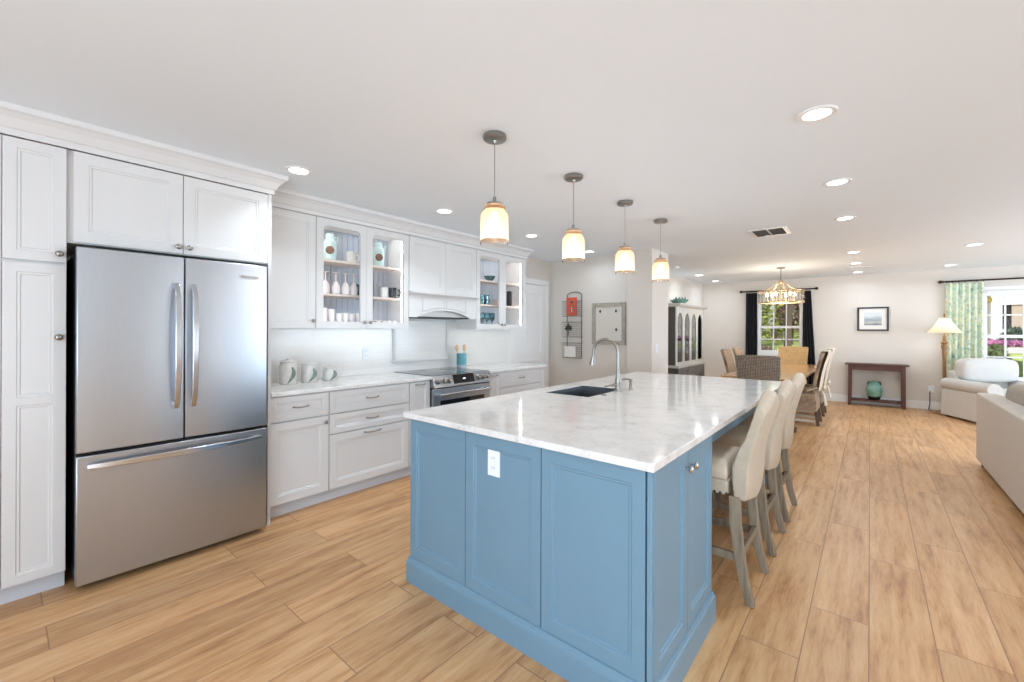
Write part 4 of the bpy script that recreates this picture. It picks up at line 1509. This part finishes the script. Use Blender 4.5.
# arched front: four lights
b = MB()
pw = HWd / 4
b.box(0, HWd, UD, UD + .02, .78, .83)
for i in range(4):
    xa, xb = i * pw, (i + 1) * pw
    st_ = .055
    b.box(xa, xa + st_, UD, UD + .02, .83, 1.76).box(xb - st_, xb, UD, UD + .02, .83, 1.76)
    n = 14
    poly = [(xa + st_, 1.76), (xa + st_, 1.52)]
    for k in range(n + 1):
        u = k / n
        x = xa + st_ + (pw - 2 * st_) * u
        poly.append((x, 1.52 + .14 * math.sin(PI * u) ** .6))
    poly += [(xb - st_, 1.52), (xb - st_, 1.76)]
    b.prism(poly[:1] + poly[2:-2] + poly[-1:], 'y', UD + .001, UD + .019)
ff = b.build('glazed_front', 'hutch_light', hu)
MB().box(.05, HWd - .05, UD + .009, UD + .012, .82, 1.68).build('glass', 'hutch_glass', ff)
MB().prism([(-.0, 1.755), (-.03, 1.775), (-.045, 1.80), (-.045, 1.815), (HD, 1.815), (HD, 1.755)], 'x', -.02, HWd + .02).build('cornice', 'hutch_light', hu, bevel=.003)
for i, x in enumerate((.20, .56, .93, 1.28)):
    for zz, nm in ((.781, 'low'), (1.0855, 'middle'), (1.3955, 'top')):
        if (i + int(zz * 10)) % 2 == 0:
            o = MB().lathe([(.03, 0), (.05, .02), (.075, .09), (.06, .16), (.04, .19), (.036, .19), (.05, .15), (0, .02)], (0, 0, 0), 16).build('china_vase', 'china', None, smooth=True)
            cat = 'vase'
        else:
            o = MB().lathe([(.03, 0), (.05, .01), (.09, .06), (.085, .06), (.045, .018), (0, .016)], (0, 0, 0), 16).build('china_bowl', 'smoke' if i % 2 else 'teal_dark', None, smooth=True)
            cat = 'bowl'
        tag(o, cat + ' on the ' + nm + ' shelf of the hutch behind the ' + ('first', 'second', 'third', 'fourth')[i] + ' arched light', cat, 'china inside the hutch', (-2.42 - .27, 7.16 + x, zz + .0005))
bw_ = MB()
random.seed(4)
bw_.lathe([(.05, 0), (.085, .02), (.135, .06), (.13, .065), (.08, .03), (0, .02)], (0, 0, 0), 24)
for i in range(20):
    a = 2 * PI * i / 20
    L = .045 + .05 * random.random()
    p = Vector((.115 * math.cos(a), .115 * math.sin(a), .045))
    q = p + Vector((math.cos(a) * L * .6, math.sin(a) * L * .6, L))
    sd_ = Vector((-math.sin(a), math.cos(a), 0)) * .03
    m_ = (p + q) / 2 + Vector((math.cos(a), math.sin(a), 0)) * .015
    up_ = Vector((math.cos(a) * -.006, math.sin(a) * -.006, .004))
    bw_.rings([[tuple(p - sd_ * .3), tuple(p + sd_ * .3), tuple(p + up_)], [tuple(m_ - sd_), tuple(m_ + sd_), tuple(m_ + up_)], [tuple(q - sd_ * .15), tuple(q + sd_ * .15), tuple(q + up_)]])
tag(bw_.build('leaf_bowl', 'teal', None, smooth=True), 'teal ceramic bowl with leafy rim on top of the hutch', 'bowl', None, (-2.62, 7.80, 1.816))

# ================================================================ dining room
tb = thing('dining_table', 'long honey oak trestle dining table', 'dining table', (0, 0, 0))
TX0, TX1, TY0, TY1 = -1.55, -.67, 6.25, 9.30
MB().box(TX0, TX1, TY0, TY1, .715, .76).build('tabletop', 'oak', tb, bevel=.005)
tcx = (TX0 + TX1) / 2
for y in (6.85, 8.98):
    b = MB()
    b.box(tcx - .32, tcx + .32, y - .04, y + .04, .66, .715).box(tcx - .36, tcx + .36, y - .045, y + .045, 0, .07).box(tcx - .07, tcx + .07, y - .05, y + .05, .07, .66)
    b.build('trestle', 'dark_oak', tb, bevel=.006)
MB().box(tcx - .025, tcx + .025, 6.89, 8.94, .25, .37).build('stretcher', 'dark_oak', tb, bevel=.004)


def make_wicker(label, loc, rz, mat, skirt=True, cover=False, scale=1.0):
    t = thing('wicker_chair', label, 'dining chair', loc, rz, 'wicker chairs round the dining table')
    hw = .225
    b = MB()
    rg = []
    for z, y, w_ in ((.40, .19, .215), (.55, .205, .22), (.75, .235, .228), (.92, .275, .236), (1.03, .31, .242), (1.055, .317, .238)):
        ring = []
        for i in range(9):
            u = -1 + 2 * i / 8
            ring.append((u * w_, y + .022 * (1 - u * u), z + .012 * (1 - u * u) * (z > 1)))
        for i in range(8, -1, -1):
            u = -1 + 2 * i / 8
            ring.append((u * w_, y - .045 + .022 * (1 - u * u), z + .012 * (1 - u * u) * (z > 1)))
        rg.append(ring)
    b.rings(rg)
    bk = b.build('backrest', mat, t, bevel=.008, smooth=True)
    b = MB()
    b.rings([[(-hw, -.25, .20), (hw, -.25, .20), (hw, .22, .20), (-hw, .22, .20)], [(-hw - .005, -.255, .34), (hw + .005, -.255, .34), (hw + .005, .22, .34), (-hw - .005, .22, .34)], [(-hw, -.25, .455), (hw, -.25, .455), (hw, .20, .455), (-hw, .20, .455)]])
    b.build('seat', mat, t, bevel=.012, smooth=True)
    for sx in (-1, 1):
        for y in (-.225, .205):
            MB().bar([(sx * .2, y, .22), (sx * .2, y + (.03 if y > 0 else 0), 0)], .04, .04, (0, 1, 0)).build('leg', 'dark_oak', t, bevel=.003)
    if cover:
        MB().box(-.2, -.17, -.20, .21, .04, .075).build('stretcher', 'cover', t)
        MB().box(.17, .2, -.20, .21, .04, .075).build('stretcher', 'cover', t)
        b = MB()
        rg = []
        for z, y, w_ in ((.50, .235, .215), (.75, .272, .228), (.92, .312, .236), (1.04, .35, .243), (1.075, .345, .24), (1.07, .27, .238), (1.0, .245, .236)):
            rg.append([(u * w_, y + .02 * (1 - u * u), z) for u in (-1, -.5, 0, .5, 1)] + [(u * w_, y + .006 + .02 * (1 - u * u), z + .006) for u in (1, .5, 0, -.5, -1)])
        b.rings(rg)
        b.build('back_cover', 'cover', t, smooth=True)
        b = MB()
        for s in (-1, 1):
            b.tube([(0, .26, .52), (s * .06, .30, .57), (s * .11, .30, .54), (s * .06, .29, .50), (0, .26, .51)], [.006, .012, .014, .012, .006], 8)
            b.tube([(0, .26, .51), (s * .04, .29, .42), (s * .07, .31, .28)], [.006, .010, .014], 8)
            b.tube([(0, .26, .515), (s * .12, .255, .53), (s * .23, .22, .545), (s * .235, .10, .50)], .007, 8)
        b.build('tie_bow', 'cover', t, smooth=True)
    return t


make_wicker('grey brown wicker chair at the near head of the dining table', (-1.045, 6.16, 0), PI, 'wicker')
make_wicker('honey coloured wicker chair at the window end of the dining table', (-1.13, 9.48, 0), 0, 'wicker_gold')
make_wicker('tan wicker chair with cream tied cover, nearest on the aisle side of table', (-.80, 7.72, 0), -PI / 2, 'wicker_tan', cover=True)
make_wicker('tan wicker chair with cream tied cover, farther on the aisle side of table', (-.80, 8.62, 0), -PI / 2, 'wicker_tan', cover=True)
make_wicker('tan wicker chair on the hutch side of table, nearer of two', (-1.50, 7.55, 0), PI / 2, 'wicker_tan')
make_wicker('tan wicker chair on the hutch side of table, farther of two', (-1.50, 8.30, 0), PI / 2, 'wicker_tan')

# chandelier
ch = thing('chandelier', 'champagne drum chandelier with candle lights over the dining table', 'chandelier', (-1.148, 8.40, CE))
MB().lathe([(.065, 0), (.065, -.012), (.05, -.022), (.012, -.028), (0, -.028)], (0, 0, 0), 24).build('canopy', 'nickel', ch, smooth=True)
MB().tube([(0, 0, -.02), (0, 0, -.235)], .008, 8).build('stem', 'nickel', ch)
MB().lathe([(.012, -.18), (.03, -.20), (.035, -.23), (.012, -.25), (.012, -.50), (.03, -.53), (.012, -.56), (0, -.58)], (0, 0, 0), 16).build('hub', 'gold', ch, smooth=True)
RR = .325
for z in (-.37, -.555):
    MB().tube([(RR * math.cos(2 * PI * i / 40), RR * .9 * math.sin(2 * PI * i / 40), z) for i in range(40)], .010, 8, closed=True).build('ring', 'gold', ch, smooth=True)
for k in range(16):
    b = MB()
    a = 2 * PI * k / 16
    for j in range(7):
        b.lathe([(.0, -.012), (.010, -.006), (.012, 0), (.010, .006), (0, .012)], (RR * math.cos(a), RR * .9 * math.sin(a), -.383 - j * .0255), 8)
    b.build('bead_strand', 'crystal', ch, smooth=True)
b = MB()
for k in range(6):
    a = 2 * PI * k / 6 + .3
    c_, s_ = math.cos(a), math.sin(a)
    b.tube([(.02 * c_, .02 * s_, -.23), (.10 * c_, .10 * s_, -.25), (.13 * c_, .13 * s_, -.30), (.22 * c_, .21 * s_, -.345), (RR * c_, RR * .9 * s_, -.37)], .007, 6)
b.build('top_loops', 'gold', ch, smooth=True)
for k in range(6):
    a = 2 * PI * k / 6 + .3
    c_, s_ = math.cos(a), math.sin(a)
    arm = MB().tube([(.01 * c_, .01 * s_, -.53), (.10 * c_, .10 * s_, -.56), (.18 * c_, .18 * s_, -.55), (.20 * c_, .20 * s_, -.52)], .006, 6)
    arm.lathe([(.02, -.522), (.022, -.515), (.012, -.51), (.012, -.45), (0, -.45)], (.20 * c_, .20 * s_, 0), 12)
    am = arm.build('candle_arm', 'gold', ch, smooth=True)
    MB().lathe([(.008, -.45), (.016, -.435), (.017, -.42), (.008, -.395), (0, -.385)], (.20 * c_, .20 * s_, 0), 12).build('candle_bulb', 'candle_bulb', am, smooth=True)
for o in ch.children:
    if o.name.split('.')[0] not in ('canopy', 'stem'):
        o.location.z = -.032
light('chandelier_glow', 'POINT', (-1.148, 8.40, CE - .68), (0, 0, 0), 14, (1, .88, .7), shadow_soft_size=.2)


# curtains
def curtain(name, label, x0t, x1t, x0b, x1b, zt, zb, y, mat, folds, amp=.03):
    b = MB()
    n = folds * 10
    rg = []
    for k in range(7):
        v_ = k / 6
        xa, xb = x0t + (x0b - x0t) * v_, x1t + (x1b - x1t) * v_
        z = zt + (zb - zt) * v_
        f_, bk_ = [], []
        for i in range(n + 1):
            u = i / n
            x = xa + (xb - xa) * u
            yy = y + amp * (.7 + .3 * v_) * math.sin(2 * PI * folds * u + .6 * math.sin(3 * v_))
            f_.append((x, yy, z))
            bk_.append((x, yy + .006, z))
        rg.append(f_ + bk_[::-1])
    b.rings(rg)
    o = b.build(name, mat, None, smooth=True)
    return tag(o, label, 'curtain', 'curtains')


CY = YF - .085
curtain('curtain', 'black curtain at the left of the dining window', -2.05, -1.84, -2.07, -1.83, 2.165, .02, CY, 'black_cloth', 4)
curtain('curtain', 'black curtain at the right of the dining window', -1.03, -.90, -1.045, -.79, 2.165, .02, CY, 'black_cloth', 4)
curtain('curtain', 'green and aqua floral curtain behind the floor lamp', .985, 1.425, .985, 1.43, 2.175, .02, CY, 'floral', 6)


def rod(label, x0, x1, z, rings_x):
    t = thing('curtain_rod', label, 'curtain rod', (0, CY, z))
    MB().tube([(x0 + .06, 0, 0), (x1 - .06, 0, 0)], .014, 10).build('pole', 'bronze', t, smooth=True)
    for x, s in ((x0 + .06, -1), (x1 - .06, 1)):
        MB().lathe([(.014, 0), (.026, .008 * s), (.016, .018 * s), (.03, .035 * s), (.024, .055 * s), (.004, .07 * s)], (x, 0, 0), 14, 'x').build('finial', 'bronze', t, smooth=True)
    for x in (x0 + .10, x1 - .10):
        MB().tube([(x, 0, 0), (x, YF - CY - .001, 0)], .008, 8).build('bracket', 'bronze', t)
    b = MB()
    for x in rings_x:
        b.tube([(x, .022 * math.cos(2 * PI * i / 14), .022 * math.sin(2 * PI * i / 14) - .006) for i in range(14)], .003, 6, closed=True)
    b.build('curtain_ring', 'bronze', t, smooth=True)


rod('dark bronze curtain rod over the dining window', -2.17, -.79, 2.20, [-2.03, -1.99, -1.95, -1.91, -1.87, -1.01, -.98, -.95, -.92])
rod('dark bronze curtain rod over the wide living room window', .90, 3.7, 2.205, [1.0 + .07 * i for i in range(7)])

# console table with vase, picture
ct_ = thing('console_table', 'dark cherry console table under the framed picture', 'console table', (.085, 10.215, 0))
MB().box(-.44, .44, -.165, .145, .745, .77).build('top', 'cherry', ct_, bevel=.004)
MB().box(-.355, .355, -.13, -.11, .65, .745).box(-.355, .355, .10, .12, .65, .745).box(-.375, -.355, -.10, .10, .65, .745).box(.355, .375, -.10, .10, .65, .745).build('apron', 'cherry', ct_)
for sx in (-1, 1):
    for y in (-.12, .11):
        MB().bar([(sx * .365, y, .745), (sx * .372, y, 0)], [.055, .05], [.045, .04], (0, 1, 0)).build('leg', 'cherry', ct_, bevel=.003)
MB().box(-.35, .35, -.12, .11, .085, .115).build('shelf', 'cherry', ct_, bevel=.003)
vs = thing('glazed_vase', 'round teal glazed vase on the console shelf', 'vase', (.06, 10.205, .1155))
MB().lathe([(.055, 0), (.075, .01), (.108, .09), (.118, .17), (.108, .24), (.075, .30), (.055, .32), (.06, .34), (.05, .345), (.045, .32), (0, .31)], (0, 0, 0), 28).build('body', 'teal', vs, smooth=True)
for s in (-1, 1):
    MB().tube([(s * .06, -.02, .315), (s * .078, -.03, .335), (s * .088, -.03, .31), (s * .09, -.02, .275)], .012, 8).build('lug_handle', 'teal_dark', vs, smooth=True)
MB().lathe([(.056, 0), (.0765, .01), (.1, .065), (.098, .067)], (0, 0, -.0005), 28, cap1=False).build('dark_glaze_foot', 'black', vs, smooth=True)
pc = thing('framed_picture', 'small black framed seascape picture on the far wall', 'picture', (.04, YF - .001, 1.366))
b = MB()
w, h, f = .224, .442, .028
b.box(-w, -w + f, -.028, 0, 0, h).box(w - f, w, -.028, 0, 0, h).box(-w + f, w - f, -.028, 0, 0, f).box(-w + f, w - f, -.028, 0, h - f, h)
b.build('frame', 'picframe', pc, bevel=.002)
MB().box(-w + f, w - f, -.012, -.002, f, h - f).build('mat', 'paper', pc)
MB().box(-.125, .125, -.0135, -.012, .105, .345).build('print', 'print', pc)

# floor lamp
fl = thing('floor_lamp', 'carved wood floor lamp with cream coolie shade beside the armchair', 'floor lamp', (.945, 10.02, 0))
MB().lathe([(.14, 0), (.145, .015), (.13, .03), (.06, .05), (.03, .08), (.022, .12)], (0, 0, 0), 28).build('base', 'lampwood', fl, smooth=True)
MB().lathe([(.022, .10), (.024, .5), (.022, .9), (.026, .98), (.034, 1.0), (.028, 1.02), (.034, 1.08), (.044, 1.12), (.03, 1.15), (.05, 1.18), (.024, 1.20), (.018, 1.28), (.010, 1.30), (.010, 1.36)], (0, 0, 0), 18).build('pole', 'lampwood', fl, smooth=True)
MB().lathe([(.215, 1.335), (.21, 1.345), (.15, 1.42), (.105, 1.49), (.075, 1.55), (.065, 1.58)], (0, 0, 0), 36, cap0=False, cap1=False).build('lamp_shade', 'shade', fl, smooth=True)
MB().lathe([(.004, 1.55), (.004, 1.6), (.012, 1.61), (.016, 1.63), (.006, 1.66), (0, 1.665)], (0, 0, 0), 12).build('finial', 'lampwood', fl, smooth=True)
b = MB()
for a in (0, 2 * PI / 3, 4 * PI / 3):
    b.tube([(0, 0, 1.56), (.068 * math.cos(a), .068 * math.sin(a), 1.57)], .003, 6)
b.build('harp', 'bronze', fl)
MB().lathe([(.012, 1.36), (.03, 1.40), (.03, 1.43), (0, 1.46)], (0, 0, 0), 14).build('bulb', 'bulb', fl, smooth=True)
light('floor_lamp_glow', 'POINT', (.945, 10.02, 1.44), (0, 0, 0), 1.7, (1, .84, .64), shadow_soft_size=.04)
o = MB().tube([(.80, 10.36, .33), (.80, 10.34, .12), (.78, 10.30, .008), (.84, 10.15, .008), (.92, 10.03, .010), (.83, 9.98, .008), (.88, 9.90, .008), (.80, 10.05, .008), (.86, 10.20, .008)], .006, 6).build('power_cord', 'black', None, smooth=True)
tag(o, 'black cord lying on the floor beside the armchair', 'cord')

# ================================================================ seating on the right
ac = thing('armchair', 'white slipcovered armchair in front of the wide window', 'armchair', (1.50, 9.62, 0), R(27))


def cushion(name, mat, parent, x0, x1, y0, y1, z0, z1, puff=.25, sub=2, tilt=0):
    """soft box: subdivided cube inflated in the middle"""
    b = MB()
    nx, ny, nz = 6, 6, 4
    import bmesh
    bm = bmesh.new()
    bmesh.ops.create_cube(bm, size=2.0)
    bmesh.ops.subdivide_edges(bm, edges=bm.edges[:], cuts=4, use_grid_fill=True)
    cx_, cy_, cz_ = (x0 + x1) / 2, (y0 + y1) / 2, (z0 + z1) / 2
    hx, hy, hz = (x1 - x0) / 2, (y1 - y0) / 2, (z1 - z0) / 2
    for v_ in bm.verts:
        p = v_.co.copy()
        s = p / max(1e-6, (abs(p.x) ** 5 + abs(p.y) ** 5 + abs(p.z) ** 5) ** (1 / 5))
        q = p.lerp(s, .9)
        e = 1 + puff * .25 * ((1 - min(1, abs(q.x)) ** 2) * (1 - min(1, abs(q.z)) ** 2))
        v_.co = (cx_ + q.x * hx, cy_ + q.y * hy * e, cz_ + q.z * hz * (1 + .04 * (1 - q.x ** 2)))
    me = bpy.data.meshes.new(name)
    bm.to_mesh(me)
    bm.free()
    for p in me.polygons:
        p.use_smooth = True
    me.materials.append(M[mat])
    o = bpy.data.objects.new(name, me)
    C.objects.link(o)
    o.parent = parent
    s_ = o.modifiers.new('sub', 'SUBSURF')
    s_.levels = 1
    s_.render_levels = 1
    return o


AW, AD = .45, .45
# rolled arms
for s in (-1, 1):
    b = MB()
    prof = []
    xo, xi = s * AW, s * (AW - .17)
    pl = [(xo + s * .018, .03), (xo + s * .004, .30), (xo, .44)]
    for i in range(9):
        a = R(-70 + 240 * i / 8)
        pl.append((s * (AW - .065 + .095 * math.cos(a)), .525 + .09 * math.sin(a)))
    pl += [(xi, .44), (xi, .03)]
    b.prism(pl, 'y', -AD, AD)
    b.build('arm', 'slip', ac, bevel=.02, smooth=True, seg=3)
b = MB()
b.rings([[(-AW + .17, AD - .02, .03), (AW - .17, AD - .02, .03), (AW - .17, AD - .18, .03), (-AW + .17, AD - .18, .03)],
         [(-AW + .10, AD, .45), (AW - .10, AD, .45), (AW - .10, AD - .20, .45), (-AW + .10, AD - .20, .45)],
         [(-AW + .09, AD + .03, .66), (AW - .09, AD + .03, .66), (AW - .09, AD - .14, .66), (-AW + .09, AD - .14, .66)],
         [(-AW + .10, AD + .04, .74), (AW - .10, AD + .04, .74), (AW - .10, AD - .10, .74), (-AW + .10, AD - .10, .74)]])
b.build('back', 'slip', ac, bevel=.03, smooth=True, seg=3)
MB().box(-AW + .171, AW - .171, -AD + .03, AD - .19, .03, .33).build('base', 'slip', ac, bevel=.01)
cushion('seat_cushion', 'slip', ac, -AW + .175, AW - .175, -AD, AD - .2, .33, .50)
cushion('back_cushion', 'slip', ac, -AW + .10, AW - .06, AD - .30, AD - .04, .58, .945, puff=.5)
for sx in (-1, 1):
    for y in (-AD + .05, AD - .05):
        MB().box(sx * (AW - .06) - .025, sx * (AW - .06) + .025, y - .025, y + .025, 0, .03).build('foot', 'dark_oak', ac)

sf = thing('sofa', 'taupe upholstered sofa with its back to the walkway', 'sofa', (.84, 5.10, 0), PI / 2)
# local x along +Y, local y toward -X ; seat side is -y
SL = 1.345
b = MB()
b.box(-SL, SL, -.16, 0, .055, .735)
b.build('back', 'sofa', sf, bevel=.014, smooth=True, seg=3)
MB().box(-SL + .16, SL - .16, -.92, -.16, .055, .30).build('base', 'sofa', sf, bevel=.01)
for s in (-1, 1):
    MB().box(s * SL - (.16 if s > 0 else 0), s * SL + (.16 if s < 0 else 0), -.94, -.161, .055, .60).build('arm', 'sofa', sf, bevel=.02, smooth=True)
for i in range(3):
    a = -SL + .165 + i * .79
    cushion('seat_cushion', 'sofa', sf, a, a + .785, -.95, -.20, .30, .46, .2)
    cushion('back_cushion', 'sofa_cushion', sf, a + .01, a + .775, -.42, -.15, .46, .87, .5)
for sx in (-1, 1):
    for y in (-.88, -.06):
        MB().box(sx * (SL - .08) - .03, sx * (SL - .08) + .03, y - .03, y + .03, 0, .055).build('foot', 'black', sf)
MB().box(-SL + .03, SL - .03, -.90, -.03, .03, .054).build('underframe', 'black', sf)
pl_ = thing('throw_pillow', 'sage patterned throw pillow on the sofa', 'pillow', (1.38, 5.55, .645), R(90))
cushion('pillow_body', 'pillow', pl_, -.22, .22, -.07, .07, -.16, .27, .8)

# ================================================================ outside
GB = .85
struct('ground_outside', MB().box(-30, 40, YF + .14, 60, -.35, -.25), 'lawn', 'lawn outside the windows')
struct('ground_bank', MB().prism([(13.6, -.25), (14.6, GB), (60, GB), (60, -.25)], 'x', -30, 40), 'lawn', 'raised lawn bank outside')
struct('driveway', MB().box(.6, 40, 15.4, 20.6, GB, GB + .012), 'road', 'pale driveway outside the wide window')


def foliage(b, blobs, n, size, seed):
    rnd = random.Random(seed)
    for (cx_, cy_, cz_, rx, ry, rz_) in blobs:
        for _ in range(n):
            while True:
                p = Vector((rnd.uniform(-1, 1), rnd.uniform(-1, 1), rnd.uniform(-1, 1)))
                if .35 < p.length < 1:
                    break
            c_ = Vector((cx_ + p.x * rx, cy_ + p.y * ry, cz_ + p.z * rz_))
            d1 = Vector((rnd.uniform(-1, 1), rnd.uniform(-1, 1), rnd.uniform(-1, 1))).normalized()
            d2 = d1.cross(Vector((rnd.uniform(-1, 1), rnd.uniform(-1, 1), rnd.uniform(-1, 1)))).normalized()
            L = size * rnd.uniform(.6, 1.3)
            k_ = d1.cross(d2) * L * .12
            b.add([tuple(c_ - d1 * L), tuple(c_ + d2 * L * .4 + k_), tuple(c_ + d1 * L), tuple(c_ - d2 * L * .4 + k_)], [(0, 1, 2, 3)])
    return b


def shrub(name, label, cat, loc, blobs, n, size, mat, seed, trunk=None, group='garden plants outside'):
    t = thing(name, label, cat, loc, 0, group)
    foliage(MB(), blobs, n, size, seed).build('foliage', mat, t)
    b = MB()
    if trunk:
        for pts, r_ in trunk:
            b.tube(pts, r_, 8)
    else:
        for (cx_, cy_, cz_, rx, ry, rz_) in blobs[:4]:
            b.tube([(cx_ * .5, cy_ * .5, 0), (cx_, cy_, cz_)], .03, 6)
    b.build('trunk' if trunk else 'stem', 'bark', t, smooth=True)
    return t


GZ = -.25
shrub('tree', 'leafy tree with slender trunks outside the dining window, left', 'tree', (-4.0, 18.5, GB), [(0, 0, 3.0, 1.2, 1, 1.0), (.7, 0, 2.2, .7, .7, .6), (-.8, .2, 3.6, 1.2, 1, 1)], 500, .16, 'leaf_a', 1, [([(0, 0, 0), (.1, 0, 1.5), (-.1, 0, 3)], [.12, .1, .06]), ([(.3, 0, 0), (.6, 0, 1.4), (.8, 0, 2.6)], [.1, .08, .05])])
shrub('tree', 'yellow green tree outside the dining window, right', 'tree', (-1.9, 15.2, GB), [(0, 0, 2.7, .7, .8, .9), (.4, 0, 3.3, .7, .8, .7), (-.3, 0, 3.6, .8, .8, .5)], 420, .15, 'leaf_b', 2, [([(0, 0, 0), (.05, 0, 1.5), (0, 0, 3)], [.10, .08, .05])])
shrub('tree', 'dark tree standing behind the others outside the dining window', 'tree', (-3.4, 24, GB), [(0, 0, 3.4, 2.6, 1.5, 1.6), (2, 0, 4.2, 2.0, 1.5, 1.4), (-2, 0, 3.0, 2, 1.5, 1.6)], 600, .25, 'leaf_d', 3, [([(0, 0, 0), (.1, 0, 2), (0, 0, 4)], [.2, .16, .1]), ([(1.2, 0, 0), (1.1, 0, 2), (1.4, 0, 4)], [.16, .14, .1])])
shrub('hedge', 'tall olive hedge at the end of the lawn seen through the dining window', 'hedge', (-4.6, 21.2, GB), [(-1.4 + .7 * i, 0, 1.0, .6, .5, 1.1) for i in range(6)], 260, .14, 'leaf_b', 14)
shrub('shrub', 'reddish rounded shrub low outside the dining window', 'shrub', (-2.15, 12.9, GZ), [(-.15, 0, .75, .55, .45, .55), (.1, .1, .7, .4, .4, .5)], 800, .06, 'leaf_c', 4)
shrub('shrub', 'reddish leafy shrub beside the lawn outside the dining window', 'shrub', (-2.2, 18.8, GB), [(0, 0, 1.1, .5, .5, .7)], 500, .10, 'leaf_c', 5)
shrub('shrub', 'yellow green shrub outside the wide window, left', 'shrub', (1.72, 11.75, GZ), [(0, 0, .65, .24, .3, .62), (.04, 0, 1.05, .2, .25, .34)], 500, .055, 'leaf_b', 6)
shrub('shrub', 'yellow green shrub outside the wide window, right', 'shrub', (2.36, 11.95, GZ), [(0, 0, .65, .27, .3, .62), (.04, 0, 1.08, .24, .25, .34)], 500, .055, 'leaf_b', 7)
shrub('shrub', 'green shrub outside the wide window at the picture edge', 'shrub', (2.75, 11.3, GZ), [(0, 0, .4, .22, .22, .45)], 500, .05, 'leaf_a', 8)
hs = thing('house', 'white stucco house across the driveway', 'house', (0, 0, 0))
WX0, WX1 = 3.62, 4.30
b = MB().box(1.0, WX0, 23, 30, GB, 4.6)
b.box(WX0, WX1, 23, 30, GB, 1.45).box(WX0, WX1, 23, 30, 2.32, 4.6).box(WX1, 14, 23, 30, GB, 4.6)
b.box(3.30, 3.57, 22.6, 23, GB, 4.6)
b.build('wall', 'stucco', hs)
MB().box(WX0, 3.86, 23.1, 23.15, 1.45, 2.32).build('window', 'ext_glass', hs)
MB().box(3.86, WX1, 23.05, 23.15, 1.45, 2.32).build('shutter', 'stucco_beige', hs)
MB().box(.6, 14.4, 22.2, 30.4, 4.6, 4.8).build('eave', 'stucco', hs)
shrub('hedge', 'dark green hedge along the white house', 'hedge', (4.45, 22.4, GB), [(-.6 + .45 * i, 0, .32, .35, .3, .34) for i in range(6)], 320, .09, 'leaf_d', 9)
shrub('flower_bed', 'magenta flowers along the white house wall', 'flowers', (3.6, 21.5, GB), [(-1.6 + .5 * i, 0, .12, .35, .25, .13) for i in range(9)], 160, .08, 'flower', 10)
ln = thing('yellow_ball', 'round yellow lantern hanging outside the wide window', 'ball', (1.665, 11.7, 1.945))  # plain yellow globe hung on a wire
MB().lathe([(.0, -.065), (.035, -.055), (.06, -.022), (.06, .022), (.035, .055), (0, .065)], (0, 0, 0), 20).build('globe', 'yellow', ln, smooth=True)
MB().tube([(0, 0, .06), (0, 0, 1.05)], .004, 6).build('hanger', 'wire', ln)
tag(MB().box(-.6, 5, YF + .14, 12.1, 3.0, 3.15).build('porch_roof', 'stucco', None), 'white porch roof above the wide window', 'porch roof')
